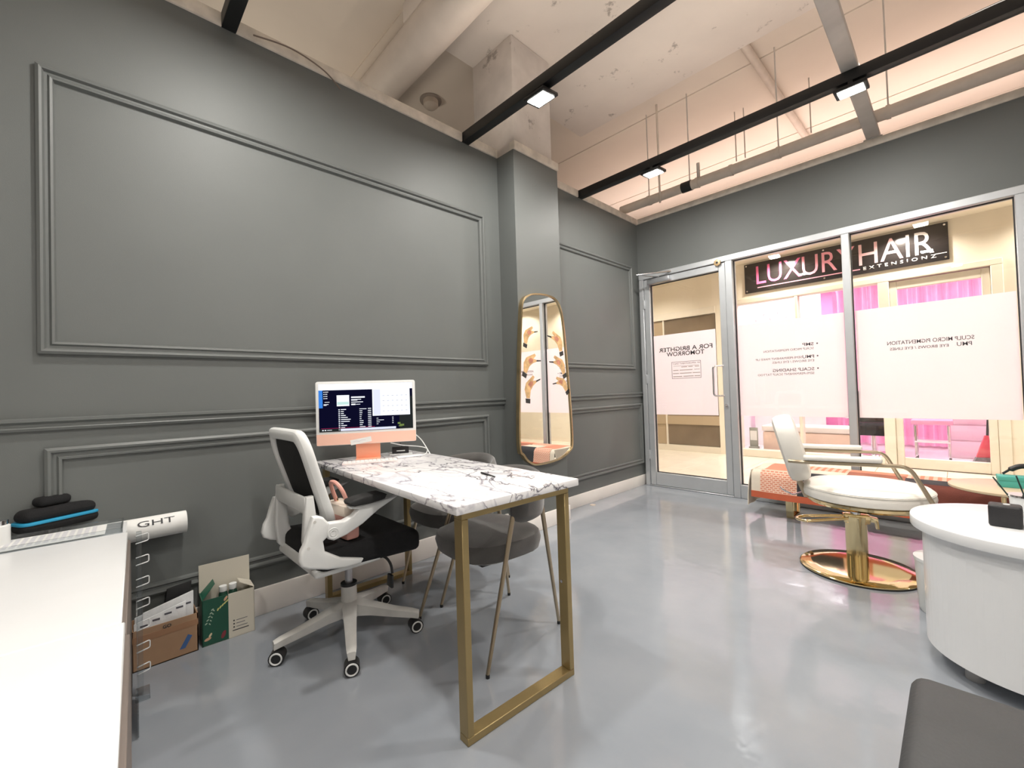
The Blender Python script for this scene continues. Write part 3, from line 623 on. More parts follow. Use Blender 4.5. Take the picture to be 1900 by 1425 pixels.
def ui(name, rects, m, lay):      # rects in 0..1 of the screen, y down
    y = -.0018-.0003*lay
    bm = bmesh.new()
    for x0, y0, x1, y1 in rects:
        bbox(bm, (SX0+(SX1-SX0)*x0, y-.0002, SZ1-(SZ1-SZ0)*y1), (SX0+(SX1-SX0)*x1, y, SZ1-(SZ1-SZ0)*y0))
    return done(name, bm, m, scr)
ui('wallpaper', [(0, .12, .04, .5)], ui_b, 1); ui('wallpaper_dark', [(.85, .3, 1, 1)], ui_bg, 1); ui('menu_window', [(0, 0, 1, .13)], ui_w, 2)
ui('calendar_window', [(.56, .13, .97, .70)], ui_w, 3); ui('calendar_sidebar', [(.57, .14, .645, .69)], ui_l, 4)
ui('calendar_entry', [(.67+.05*i, .27+.11*j, .69+.05*i, .278+.11*j) for i in range(6) for j in range(4)], ui_g, 4)
ui('cover_art', [(.185, .24, .315, .47)], ui_w, 2); ui('cover_shade', [(.19, .38, .31, .44)], ui_k, 3)
ui('title_rows', [(.335, .275, .48, .305), (.335, .33, .44, .345), (.335, .35, .40, .36), (.335, .385, .46, .40), (.335, .425, .38, .455), (.385, .435, .43, .447)], ui_w, 2)
ui('list_rows', [(.20, .535+.042*k, .215, .555+.042*k) for k in range(11)]+[(.225, .535+.042*k, .225+[.055, .03, .03, .05, .07, .10, .09, .025, .06, .04, .03][k], .55+.042*k) for k in range(11)]+[(.42, .535+.042*k, .42+[.075, .03, .03, .025, .02, .02, .04, .04, .03, .06, .02][k], .548+.042*k) for k in range(11)]+[(.51, .53+.042*k, .545, .545+.042*k) for k in range(11)], ui_w, 2)
ui('side_rows', [(.05, .16+.045*k, .06, .175+.045*k) for k in range(4)]+[(.065, .16+.045*k, .09+.01*(k == 0), .172+.045*k) for k in range(4)]+[(.06, .375, .11, .385), (.05, .42, .10, .432), (.05, .437, .08, .449)], ui_w, 2)
ui('lower_rows', [(.60, .75+.04*k, .62+[.0, .06, .015, .0][k], .76+.04*k) for k in range(4)]+[(.77, .74+.04*k, .785, .752+.04*k) for k in range(4)], ui_w, 2)
ui('progress_line', [(.02, .925, .58, .93)], ui_r, 3); ui('dock', [(.22, .945, .81, .992)], ui_l, 3); ui('player_bar', [(.0, .94, .22, 1.0)], ui_bg, 2); ui('player_controls', [(.03, .955, .045, .975), (.055, .955, .07, .975), (.08, .96, .13, .97)], ui_w, 3); ui('leaf_patch', [(.83, .86, .86, .9), (.85, .9, .9, .94), (.84, .93, .88, .95)], ui_gr, 2)
prism('stand_neck', [(-.065, .02, mz0+.06), (.065, .02, mz0+.06), (.065, .03, 0.004), (-.065, .03, 0.004)], (0, .006, 0), orange, mon)
box('stand_foot', (-.065, -.02, 0), (.065, .08, .004), orange, mon, .0015, 1)
box('note', (-.055, -.004, -.014), (.055, -.002, .014), paper, mon, mx=Matrix.Translation((-.035, 0, mz0+.018)) @ Matrix.Rotation(math.radians(-9), 4, 'Y'))
part(tube('note_writing', smooth_path([(-.075, -.0045, mz0+.014), (-.06, -.0045, mz0+.019), (-.045, -.0045, mz0+.017), (-.03, -.0045, mz0+.022), (-.01, -.0045, mz0+.022)]), .0007, mat('pencil', (.5, .48, .6), .7), mon, 5), 'faint handwritten line')
# keyboard, trackpad pad, dock, cables, pen
def place_on_desk(p): return onz(p, TZ)
k0, k1 = place_on_desk((634, 864)), place_on_desk((738, 856)); ka = math.atan2((k1-k0).y, (k1-k0).x)
kb = thing('keyboard', 'slim white keyboard in front of the orange computer', 'keyboard', (k0.x, k0.y, TZ), ka)
kl = (k1-k0).length
box('body', (0, 0, 0), (kl, .085, .007), mat('keyboard_pink', (.85, .72, .7), .4), kb, .003)
kme = None
for r in range(5):
    for c in range(13):
        w = kl/13.3
        if kme is None: o = box('key', (.001, .001, 0), (w-.002, .0135, .003), whitep, kb, .0008, 1); kme = o.data
        else: o = bpy.data.objects.new('key', kme); COL.objects.link(o); o.parent = kb
        o.location = (.004+c*w,   .004+r*.0156, .007)
n0, n1 = place_on_desk((738, 851)), place_on_desk((785, 846)); na = math.atan2((n1-n0).y, (n1-n0).x)
pad = tag(box('trackpad', (0, 0, 0), ((n1-n0).length, .06, .009), whitel, None, .004), 'white slab trackpad beside the keyboard', 'trackpad'); pad.location = (n0.x, n0.y, TZ); pad.rotation_euler = (0, 0, na)
q0 = place_on_desk((742, 846))
dkk = thing('card_reader', 'small black box device behind the trackpad', 'device', (q0.x-.05, q0.y+.03, TZ), ang)
box('base', (-.06, -.03, 0), (.07, .05, .008), whitep, dkk, .002); box('body', (-.045, -.01, .008), (.05, .03, .045), blackp, dkk, .003); box('logo_bar', (-.02, -.0108, .021), (.028, -.01, .027), whitep, dkk)
tube('antenna', [(.01, .01, .045), (-.005, .012, .085)], .0015, blackp, dkk, 5)
tag(tube('charging_cable', smooth_path([(.285, 1.20, TZ+.08), (.30, 1.27, TZ+.06), (.33, 1.36, TZ+.045), (.36, 1.39, TZ+.03), (.39, 1.36, TZ+.006), (.40, 1.30, TZ+.004)]), .003, whitep, None, 6), 'white cable looping behind the orange computer', 'cable')
tag(tube('power_cable', smooth_path([(.40, 1.385, TZ+.004), (.33, 1.375, TZ+.08), (.31, 1.33, TZ+.13)]), .003, whitep, None, 6), 'white power cable rising to the back of the computer', 'cable')
p0, p1 = place_on_desk((893, 879)), place_on_desk((918, 886))
tag(tube('pen', [(p0.x, p0.y, TZ+.0045), ((p0.x*3+p1.x)/4, (p0.y*3+p1.y)/4, TZ+.0045), (p1.x, p1.y, TZ+.004)], [.004, .0045, .002], blackp, None, 8), 'black pen lying on the marble top', 'pen')
# ================================================================== OFFICE CHAIR
HUB = (.54, .834)
oc = thing('office_chair', 'white framed swivel office chair with black mesh back and five casters', 'chair', (*HUB, 0))
def L(p): return Vector(p)-Vector((*HUB, 0))
wgrey = mat('dusty_white_plastic', (.66, .65, .62), .45, vary=.06, scale=20)
lathe('base_hub', [(0, .095), (.045, .095), (.05, .11), (.036, .15), (.034, .235), (0, .235)], wgrey, oc, 24)
lathe('collar', [(0, .235), (.036, .235), (.036, .246), (0, .246)], blackp, oc, 20); tube('gas_lift', [(0, 0, .24), (0, 0, .40)], .017, mat('steel_grey', (.5, .5, .52), .3, .8), oc, 14)
cst = None
for k in range(5):
    a = math.radians(-94+72*k); mx = Matrix.Rotation(a, 4, 'Z')
    bm = bmesh.new(); rr = []
    for r, zc, w, h in ((.02, .135, .034, .035), (.10, .122, .028, .026), (.20, .100, .023, .02), (.29, .085, .02, .017), (.315, .078, .017, .016)):
        rr.append([bm.verts.new(mx @ Vector((r, s*w*(1 if t > 0 else .75), zc+t*h))) for s, t in ((-1, -1), (1, -1), (1, .7), (.6, 1), (-.6, 1), (-1, .7))])
    for p, q in zip(rr, rr[1:]):
        for j in range(6): bm.faces.new((p[j], p[(j+1) % 6], q[(j+1) % 6], q[j]))
    bm.faces.new(rr[0][::-1]); bm.faces.new(rr[-1])
    done('spoke', bm, wgrey, oc, True)
    ct = mx @ Vector((.30, 0, 0)); sw = [0.5, -.45, .9, .5, 2.0][k]
    ax = Vector((math.cos(sw-.2), math.sin(sw-.2)*-1, 0)).normalized() if False else Vector((math.cos(-.55+.15*k), math.sin(-.55+.15*k), 0))
    cs = tube('caster', [ct+ax*-.024+Vector((0, 0, .03)), ct+ax*.024+Vector((0, 0, .03))], .03, blackp, oc, 18)
    for s in (-1, 1):
        bm = bmesh.new(); c = ct+ax*(s*.0245)+Vector((0, 0, .03)); tube_bm(bm, [c+p-c for p in ring_pts(c, ax, .022, 20)], .0035, 6, True); done('ring', bm, whitep, cs, True)
    tube('stem', [ct+Vector((0, 0, .05)), ct+Vector((0, 0, .075))], .009, blackp, cs, 8)
# seat
bm = bmesh.new(); bbox(bm, (-.245, -.22, .405), (.245, .245, .505)); bev(bm, .035, 4)
for v in bm.verts:
    if v.co.y > .12: v.co.z -= .02*(v.co.y-.12)/.1
done('seat', bm, blackf, oc, True)
box('mechanism', (-.11, -.1, .375), (.11, .14, .41), blackp, oc, .01); tube('lever', round_path([(.08, .06, .385), (.17, .10, .375), (.18, .12, .34), (.19, .12, .30)], .02), .006, blackp, oc, 6)
prism('lever_paddle', [(.17, .105, .30), (.21, .105, .30), (.215, .10, .245), (.17, .10, .25)], (0, .012, 0), blackp, oc, .003)
box('under_shell', (-.235, -.23, .392), (.235, .05, .425), whitep, oc, .015, 3)
# arms: outlines traced on the side plane of the chair
XA = .79
c3 = lambda x, y: L(onx((480+x*.2105, 780+y*.2105), XA))
brk = [(465, 850), (510, 838), (560, 850), (600, 890), (640, 960), (600, 1020), (560, 1060), (575, 1150), (640, 1175), (720, 1205), (915, 1210), (890, 1252), (760, 1290), (600, 1312), (430, 1308), (365, 1290), (345, 1240), (365, 1150), (400, 1080), (430, 960)]
arm = [(600, 900), (740, 880), (820, 835), (870, 775), (800, 778), (780, 752), (900, 735), (1060, 700), (1215, 657), (1040, 780), (900, 905), (760, 1000), (650, 1052), (600, 1040), (580, 985)]
padp = [(775, 722), (790, 700), (860, 672), (980, 640), (1060, 625), (1100, 640), (1080, 680), (960, 720), (820, 750), (785, 745)]
def flat(name, pts, w, m, par, bevel, side):
    P = [c3(*p) for p in pts]; x0 = P[0].x
    P = [Vector((side*(p.x-w/2), p.y, p.z)) for p in P]
    return prism(name, P, (side*w, 0, 0), m, par, bevel, 3)
for side in (1, -1):
    ar = flat('armrest', arm, .04, whitep, oc, .008, side); flat('arm_bracket', brk, .035, whitep, oc, .01, side)
    flat('arm_pad', padp, .075, mat('dark_pad', (.02, .02, .02), .8, bump=.2), ar, .008, side)
    c = c3(640, 985)
    for r in (.02, .011): tube('pivot_ring', [Vector((side*(c.x+.0), c.y, c.z))+p-Vector((0, 0, 0)) for p in [q-Vector((0, 0, 0)) for q in ring_pts((side*.021, 0, 0), (1, 0, 0), r, 20)]], .0016, whitep, ar, 5, True)
    for q in ((480, 890), (425, 1122)):
        s = c3(*q); tube('screw', [(side*(s.x+.014), s.y, s.z), (side*(s.x+.0185), s.y, s.z)], .006, wgrey, ar, 8)
# backrest: curved rounded frame with black mesh
def bsurf(u, v):      # u -1..1 across, v 0..1 up
    z = .555+.425*v; y = -.145-.13*v-.02*math.sin(v*3.14)+.035*u*u*(1-.3*v); return Vector((u*.225, y, z))
def bout(s):
    pts = rrect(2.0, 1.0, .26, 6); out = []
    for x, y in pts:
        v = (y+.5); w = .86+.14*math.sin(min(1, v*1.15)*math.pi*.62)
        out.append(((x*w if s == 0 else x*w*(1-s/ .225)), (v if s == 0 else .5+y*(1-2*s/.425))))
    return out
OUT = bout(0); IN = bout(.055)
bm = bmesh.new(); rg = []
for ol, dy in ((OUT, .03), (OUT, -.026), (IN, -.02), (IN, .016)):
    rg.append([bm.verts.new(bsurf(u, v)+Vector((0, dy, 0))) for u, v in ol])
nn = len(OUT)
for i in range(4):
    a, b = rg[i], rg[(i+1) % 4]
    for j in range(nn): bm.faces.new((a[j], a[(j+1) % nn], b[(j+1) % nn], b[j]))
bmesh.ops.recalc_face_normals(bm, faces=bm.faces)
bk = done('backrest_frame', bm, whitep, oc, True)
sm = bk.modifiers.new('sub', 'SUBSURF'); sm.levels = 1; sm.render_levels = 2
def grid_panel(name, s, dy, m):
    G = bout(s); bm = bmesh.new(); c = bm.verts.new(bsurf(0, .5)+Vector((0, dy, 0))); prev = None; rings = []
    for t in (.25, .5, .75, 1.0): rings.append([bm.verts.new(bsurf(u*t, .5+(v-.5)*t)+Vector((0, dy, 0))) for u, v in G])
    for j in range(nn): bm.faces.new((c, rings[0][j], rings[0][(j+1) % nn]))
    for a, b in zip(rings, rings[1:]):
        for j in range(nn): bm.faces.new((a[j], a[(j+1) % nn], b[(j+1) % nn], b[j]))
    return done(name, bm, m, bk, True)
grid_panel('mesh_panel', .05, 0.0, mat('black_mesh', (.008, .008, .008), .85, vary=.4, scale=220))
# rear support yoke
for sd in (-1, 1):
    prism('back_support', [(sd*.165, y, z) for y, z in ((-.13, .40), (-.215, .41), (-.248, .45), (-.258, .54), (-.25, .66), (-.245, .712), (-.215, .712), (-.205, .62), (-.20, .53), (-.18, .47), (-.13, .45))], (sd*.035, 0, 0), whitep, oc, .008, 3)
prism('lumbar_band', [(-.19, -.236, .645), (.19, -.236, .645), (.19, -.236, .71), (-.19, -.236, .71)], (0, -.014, 0), whitep, oc, .005)
box('yoke_plate', (-.19, -.23, .40), (.19, -.17, .445), whitep, oc, .012, 3)
# handbag on the seat
hb = thing('handbag', 'pink leather handbag with cream flap resting on the office chair', 'bag', (HUB[0]+.13, HUB[1]-.075, .503), .08)
pk = mat('pink_leather', (.72, .36, .30), .45, vary=.06)
prism('body', [(-.10, -.025, 0), (.08, -.025, 0), (.075, -.02, .14), (-.09, -.02, .14)], (0, .06, 0), pk, hb, .012)
prism('flap', [(-.095, -.032, .145), (.08, -.032, .145), (.078, -.034, .10), (-.09, -.034, .10)], (0, .076, 0), mat('cream_leather', (.80, .70, .60), .45), hb, .006)
tube('handle', smooth_path([(.05, .0, .145), (.048, -.02, .20), (.025, -.035, .235), (-.025, -.035, .235), (-.048, -.02, .20), (-.05, .0, .145)]), .009, pk, hb, 8)
for s in (-1, 1): tube('buckle', [q for q in ring_pts((s*.05, .0, .15), (0, 1, 0), .011, 12)], .0025, gold, hb, 5, True)
# ================================================================== VELVET CHAIRS
def velvet_chair(label, x, y, rz, fw_=.29):
    t = thing('velvet_chair', label, 'chair', (x, y, 0), rz, 'grey velvet chairs tucked under the desk'); t.scale = (.88, .88, 1)
    # local: faces -y, back at +y
    bm = bmesh.new(); N = 28; rings = []
    prof = [(0.0, .365), (.20, .365), (.245, .385), (.255, .42), (.245, .455), (.20, .475), (0, .48)]
    for r, z in prof:
        if r == 0: rings.append([bm.verts.new((0, 0, z))]); continue
        R_ = []
        for i in range(N):
            a = 2*math.pi*i/N; c, s = math.cos(a), math.sin(a); k = (abs(c)**3+abs(s)**3)**(-1/3.0)
            R_.append(bm.verts.new((r*c*k, r*s*k, z)))
        rings.append(R_)
    for a, b in zip(rings, rings[1:]):
        for j in range(N):
            k = (j+1) % N
            if len(a) == 1: bm.faces.new((a[0], b[j], b[k]))
            elif len(b) == 1: bm.faces.new((a[j], a[k], b[0]))
            else: bm.faces.new((a[j], a[k], b[k], b[j]))
    done('seat', bm, velvet, t, True)
    bm = bmesh.new(); N = 26; rings = []
    for i in range(N+1):
        th = math.radians(-12+204*i/N); tt = i/N; h = .66+.075*math.sin(tt*math.pi); zb = .535-.01*math.sin(tt*math.pi)
        e = min(1, min(tt, 1-tt)*9+.55)
        rin, rout = .262, .262+.05*e; c, s = math.cos(th), math.sin(th); zm = (h+zb)/2; hh = (h-zb)/2*e
        rings.append([bm.verts.new((r*c, r*s, zm+q*hh)) for r, q in ((rin, -.75), ((rin+rout)/2, -1), (rout, -.75), (rout, .75), ((rin+rout)/2, 1), (rin, .75))])
    for a, b in zip(rings, rings[1:]):
        for j in range(6): bm.faces.new((a[j], a[(j+1) % 6], b[(j+1) % 6], b[j]))
    bm.faces.new(rings[0][::-1]); bm.faces.new(rings[-1])
    bo = done('backrest', bm, velvet, t, True); s_ = bo.modifiers.new('s', 'SUBSURF'); s_.levels = 1; s_.render_levels = 1
    for (x0, y0, x1, y1, zt_) in ((.272, -.03, fw_/.88, -.25, .60), (-.272, -.03, -fw_/.88, -.25, .60), (.20, .215, .218, .295, .56), (-.20, .215, -.218, .295, .56)):
        lg = tube('leg', [(x0, y0, zt_), (x1, y1, .012)], [.0125, .0085], brass, t, 12); tube('foot_cap', [(x1, y1, 0), (x1, y1, .014)], .0092, blackp, lg, 10)
    box('seat_rail', (-.16, -.15, .352), (.16, .15, .368), blackp, t, .006)
    return t
velvet_chair('grey velvet tub chair with brass legs at the free end of the desk', .965, 1.325, -.10)
velvet_chair('grey velvet tub chair with brass legs tucked in near the computer', .44, 1.50, -.02, .2)
# ================================================================== BARBER CHAIR
bc = thing('barber_chair', 'white padded barber chair on a polished round gold base', 'barber chair', (2.09, 3.2, 0), math.radians(15.7))
lathe('base_plate', [(0, .004), (.275, .004), (.283, .008), (.283, .012), (.275, .018), (.2, .021), (.06, .024), (0, .024)], gold, bc, 56)
lathe('base_rim', [(.27, 0), (.284, 0), (.284, .006), (.27, .006)], blackp, bc, 56)
lathe('post', [(0, .022), (.052, .022), (.052, .285), (.054, .29), (.054, .315), (0, .315)], gold, bc, 36); tube('piston', [(0, 0, .31), (0, 0, .40)], .025, chrome, bc, 18)
pb = box('pump_block', (-.06, -.035, .275), (.065, .035, .325), gold, bc, .008); prism('pump_hook', [(.055, -.02, .32), (.10, -.02, .31), (.105, -.02, .25), (.09, -.02, .25), (.085, -.02, .285), (.055, -.02, .29)], (0, .04, 0), gold, pb, .003)
tube('foot_pedal', round_path([(-.04, -.03, .30), (-.26, -.075, .27), (-.30, .0, .265), (-.25, .05, .272), (-.04, .03, .30)], .04), .008, gold, bc, 10)
lathe('seat_plate', [(0, .395), (.275, .395), (.285, .405), (.285, .42), (0, .42)], gold, bc, 48, (.05, 0, 0))
bm = bmesh.new()
def seat_bm(prof, c, nn_=48):
    rings = []
    for r_, z in prof:
        rings.append([bm.verts.new(c)] if False else ([bm.verts.new((c[0], c[1], z))] if r_ == 0 else [bm.verts.new((c[0]+r_*1.04*math.cos(t), c[1]+r_*math.sin(t), z)) for t in (2*math.pi*i/nn_ for i in range(nn_))]))
    for a, b in zip(rings, rings[1:]):
        for j in range(nn_):
            k = (j+1) % nn_
            if len(a) == 1: bm.faces.new((a[0], b[j], b[k]))
            elif len(b) == 1: bm.faces.new((a[j], a[k], b[0]))
            else: bm.faces.new((a[j], a[k], b[k], b[j]))
seat_bm([(0, .42), (.27, .42), (.288, .43), (.292, .455), (.288, .478), (.284, .482), (.288, .487), (.27, .503), (.2, .512), (0, .515)], (.05, 0))
st = done('seat', bm, vinyl, bc, True)
tube('piping', [(.05+.293*1.02*math.cos(t), .290*math.sin(t), .482) for t in (2*math.pi*i/48 for i in range(48))], .003, vinyl, st, 6, True)
# backrest: padded shield, leaning back
bm = bmesh.new(); rgs = []; NB = 36
tilt = math.radians(14)
def bpt(u, v, w):       # u across, v up, w thickness(+ front)
    y = u; x = -.255+w*math.cos(tilt)-v*math.sin(tilt); z = .50+v*math.cos(tilt)+w*math.sin(tilt); return (x, y, z)
def shield(s):
    o = []
    for i in range(NB):
        t = 2*math.pi*i/NB; c, q = math.cos(t), math.sin(t); k = (abs(c)**2.6+abs(q)**2.6)**(-1/2.6)
        v = .21+q*k*.205*s; wv = .16+.06*max(0, min(1, (v-.0)/.38)); o.append((c*k*wv*s, v))
    return o
for sc_, w in ((.0, -.060), (.80, -.058), (.95, -.048), (1.0, -.022), (1.0, .022), (.95, .048), (.80, .060), (.0, .066)):
    rgs.append([bm.verts.new(bpt(0, .21, w))] if sc_ == 0 else [bm.verts.new(bpt(u, v, w)) for u, v in shield(sc_)])
for a, b in zip(rgs, rgs[1:]):
    for j in range(NB):
        k = (j+1) % NB
        if len(a) == 1: bm.faces.new((a[0], b[j], b[k]))
        elif len(b) == 1: bm.faces.new((a[j], a[k], b[0]))
        else: bm.faces.new((a[j], a[k], b[k], b[j]))
bk2 = done('backrest', bm, vinyl, bc, True)
bar = [bpt(.0, q, -.05) for q in (-.10, .0, .10)]
prism('back_bracket', [(-.20, -.03, .405), (-.25, -.03, .405), (-.285, -.03, .50), (-.31, -.03, .60), (-.295, -.03, .61), (-.26, -.03, .51)], (0, .06, 0), brass, bc, .004)
tube('recline_lever', round_path([(-.25, .05, .42), (-.31, -.10, .43), (-.36, -.12, .46), (-.37, -.05, .46)], .02), .005, chrome, bc, 8)
for sd in (-1, 1):
    y = sd*.268
    tb = tube('arm_tube', round_path([(-.33, y*.93, .655), (-.28, y, .655), (.10, y, .655), (.19, y, .655), (.305, y*1.0, .405), (.25, y*.93, .395)], .075, 8), .0105, brass, bc, 10)
    a0 = box('armrest', (-.26, y-.026, .667), (.085, y+.026, .695), vinyl, bc, .012, 4)
# ================================================================== BENCH with patchwork throw
BY0, BY1, BX0, BX1, BZ = 3.985, 4.40, 1.30, 3.25, .375
bn = thing('bench', 'long low bench with flat gold legs along the storefront', 'bench', (0, 0, 0))
box('seat', (BX0+.02, BY0+.02, .29), (BX1, BY1-.01, BZ-.008), mat('dark_wood', (.03, .02, .018), .5), bn, .012)
for x in (BX0+.22, BX1-.25):
    lg = tube('leg', [(0, 0, 0), (0, 0, .001)], .001, gold, bn, 4); COL.objects.unlink(lg); bpy.data.objects.remove(lg)
    prism('leg', [(x, BY0+.05, .29), (x, BY0+.085, 0), (x, BY0+.30, 0), (x, BY0+.335, .29), (x, BY0+.322, .29), (x, BY0+.288, .012), (x, BY0+.097, .012), (x, BY0+.062, .29)], (.05, 0, 0), gold, bn, .002)
tw = thing('patchwork_throw', 'patchwork throw in orange, cream and black draped over the bench', 'throw', (0, 0, BZ))
TOR = mat('throw_orange', (.50, .11, .05), .85, vary=.08, bump=.2, bscale=150); TCO = mat('throw_coral', (.70, .27, .17), .85, vary=.06, bump=.2, bscale=150); TRU = mat('throw_rust', (.17, .045, .03), .85, vary=.1, bump=.2, bscale=150)
TCR = mat('throw_cream', (.76, .68, .56), .85, vary=.05, bump=.2, bscale=150); TBK = mat('throw_black', (.035, .035, .04), .85, vary=.1, bump=.2, bscale=150); TBR = mat('throw_brown', (.38, .13, .08), .85, vary=.1, bump=.2, bscale=150); TGY = mat('throw_grey', (.62, .62, .58), .85, bump=.2, bscale=150)
def stripe_mat(name, c0, c1, scale, axis):
    m = mat(name, c0, .85, bump=.2, bscale=150); nt = m.node_tree; b = nt.nodes['Principled BSDF']
    w = nt.nodes.new('ShaderNodeTexWave'); w.bands_direction = axis; w.inputs['Scale'].default_value = scale; r_ = nt.nodes.new('ShaderNodeValToRGB'); r_.color_ramp.interpolation = 'CONSTANT'
    r_.color_ramp.elements[0].color = (*c0, 1); r_.color_ramp.elements[1].color = (*c1, 1); r_.color_ramp.elements[1].position = .5
    tc = nt.nodes.new('ShaderNodeTexCoord'); nt.links.new(tc.outputs['Object'], w.inputs[0]); nt.links.new(w.outputs['Fac'], r_.inputs[0]); nt.links.new(r_.outputs[0], b.inputs['Base Color']); return m
TST = stripe_mat('throw_stripe', (.66, .26, .16), (.74, .50, .38), 7, 'X')
def check_mat():
    m = mat('throw_check', (.7, .25, .16), .85, bump=.2, bscale=150); nt = m.node_tree; b = nt.nodes['Principled BSDF']
    k = nt.nodes.new('ShaderNodeTexBrick'); k.inputs['Scale'].default_value = 16; k.inputs['Color1'].default_value = (.62, .18, .11, 1); k.inputs['Color2'].default_value = (.66, .22, .13, 1); k.inputs['Mortar'].default_value = (.82, .55, .42, 1); k.inputs['Mortar Size'].default_value = .07
    tc = nt.nodes.new('ShaderNodeTexCoord'); mp = nt.nodes.new('ShaderNodeMapping'); mp.inputs['Rotation'].default_value = (math.radians(90), 0, 0)
    nt.links.new(tc.outputs['Object'], mp.inputs[0]); nt.links.new(mp.outputs[0], k.inputs[0]); nt.links.new(k.outputs[0], b.inputs['Base Color']); return m
TCK = check_mat()
SEC = [(-.012, 0.0), ]
def drape(s):          # s: distance along cloth from the back edge over the top and down the front
    top = BY1-BY0
    if s <= top-.03: return (BY1-s, .012+.004*math.sin(s*17))
    q = s-(top-.03)
    if q < .09:
        a = q/.09*math.pi/2; return (BY0+.03-.055*math.sin(a), .012-.055*(1-math.cos(a)))
    return (BY0-.025-.03*math.sin((q-.09)*4), .012-.055-(q-.09))
STOT = (BY1-BY0)-.03+.09+.165
def patch(x0, x1, s0, s1, m, lift=0.0):
    nx, ns = max(2, int((x1-x0)/.05)), max(2, int((s1-s0)/.025)); bm = bmesh.new(); G = []
    for i in range(nx+1):
        row = []
        for j in range(ns+1):
            x = x0+(x1-x0)*i/nx; s = s0+(s1-s0)*j/ns; y, z = drape(s); wv = .007*math.sin(x*9)*max(0, (s-.42)/.2)
            row.append(bm.verts.new((x, y-lift-wv, z+lift)))
        G.append(row)
    for i in range(nx):
        for j in range(ns): bm.faces.new((G[i][j], G[i+1][j], G[i+1][j+1], G[i][j+1]))
    bmesh.ops.recalc_face_normals(bm, faces=bm.faces); bmesh.ops.solidify(bm, geom=bm.faces, thickness=.006)
    return done('patch', bm, m, tw, True)
TP = BY1-BY0-.03; X0 = BX0-.0
patch(X0, X0+.07, 0, STOT-.05, TCR); patch(X0+.07, X0+.33, TP, STOT-.05, TCK); patch(X0+.33, X0+.60, TP, STOT-.05, TBK)
patch(X0+.07, X0+.32, 0, TP, TCO); patch(X0+.32, X0+.62, 0, TP*.55, TST); patch(X0+.32, X0+.62, TP*.55, TP, TCR); patch(X0+.60, X0+.78, TP, STOT-.05, TST)
patch(X0+.62, X0+.95, 0, TP*.4, TCO); patch(X0+.62, X0+.95, TP*.4, TP, TBR); patch(X0+.78, X0+1.05, TP, STOT-.05, TCR)
patch(X0+.95, X0+1.25, 0, TP*.5, TST); patch(X0+.95, X0+1.25, TP*.5, TP, TBK); patch(X0+1.05, X0+1.95, TP, STOT-.05, TRU)
patch(X0+1.25, X0+1.5, 0, TP*.5, TOR); patch(X0+1.25, X0+1.5, TP*.5, TP, TGY); patch(X0+1.5, X0+1.95, 0, TP, TCO)
patch(X0, X0+1.95, STOT-.05, STOT, TOR)
# draped end at the left
bm = bmesh.new(); G = []
for i in range(12):
    row = []
    for j in range(9):
        y = BY0-.02+(BY1-BY0+.01)*i/11; q = j/8; row.append(bm.verts.new((X0+.004-.035*math.sin(q*1.5)-.006*math.sin(i*1.3)*q, y, .012-.30*q*q*.35-.195*q)))
    G.append(row)
for i in range(11):
    for j in range(8): bm.faces.new((G[i][j], G[i+1][j], G[i+1][j+1], G[i][j+1]))
bmesh.ops.recalc_face_normals(bm, faces=bm.faces); bmesh.ops.solidify(bm, geom=bm.faces, thickness=.006)
done('end_drape', bm, TCR, tw, True)
# ================================================================== SIDE TABLE with teal box
s0 = onz((1862, 908), .47)
sdt = thing('side_table', 'small round table with pale top and slim gold stem by the bench', 'side table', (s0.x, s0.y, 0))
lathe('top', [(0, .47), (.245, .47), (.25, .474), (.25, .484), (.245, .487), (0, .487)], mat('pale_wood', (.62, .50, .34), .35, vary=.05), sdt, 48, (.03, .0, 0)); tube('stem', [(0, 0, .02), (0, 0, .47)], .012, gold, sdt, 12); lathe('foot', [(0, 0), (.11, 0), (.11, .012), (.02, .022), (0, .022)], gold, sdt, 32)
tq = onz((1853, 903), .487)
tb = thing('gift_box', 'small teal box on the round side table', 'box', (tq.x+.07, tq.y+.03, .487), math.radians(4))
teal = mat('teal_card', (.08, .42, .36), .55, vary=.04)
box('tray', (-.07, -.035, 0), (.07, .045, .04), teal, tb, .003); box('lid', (-.073, -.038, .036), (.073, .048, .062), teal, tb, .003)
tag(tube('hair_clamp', smooth_path([(tq.x+.02, tq.y+.06, .553), (tq.x+.05, tq.y+.06, .58), (tq.x+.09, tq.y+.07, .60), (tq.x+.14, tq.y+.08, .598), (tq.x+.18, tq.y+.08, .59)]), [.006]*6+[.014]*12+[.009]*7, blackp, None, 10), 'black curved tool lying on the teal box', 'tool')
# ================================================================== ROUND-ENDED WHITE TABLE
RD = thing('reception_table', 'low white table with a rounded end and thick top', 'table', (2.70, 2.43, 0))
def stadium(r, cx, xr, cy=0):
    return [(xr, cy-r)]+[(cx+r*math.cos(t), cy+r*math.sin(t)) for t in [math.radians(270-180*i/40) for i in range(41)]]+[(xr, cy+r)]
prism('top', [(x, y, .517) for x, y in stadium(.325, 0, 1.0)], (0, 0, .04), whitel, RD, .004, 2); prism('body', [(x, y, .07) for x, y in stadium(.29, .0, .97)], (0, 0, .444), whitel, RD)
for x, y in ((-.16, -.13), (-.16, .15), (.8, -.15), (.8, .15)): tube('foot', [(x, y, 0), (x, y, .07)], .026, mat('grey_plastic', (.45, .45, .45), .4), RD, 16)
TZ2 = .557
bq = onz((1868, 980), TZ2)
bx2 = thing('aroma_box', 'black rounded box on the white round-ended table', 'box', (bq.x-.0, bq.y+.035, TZ2), -.05)
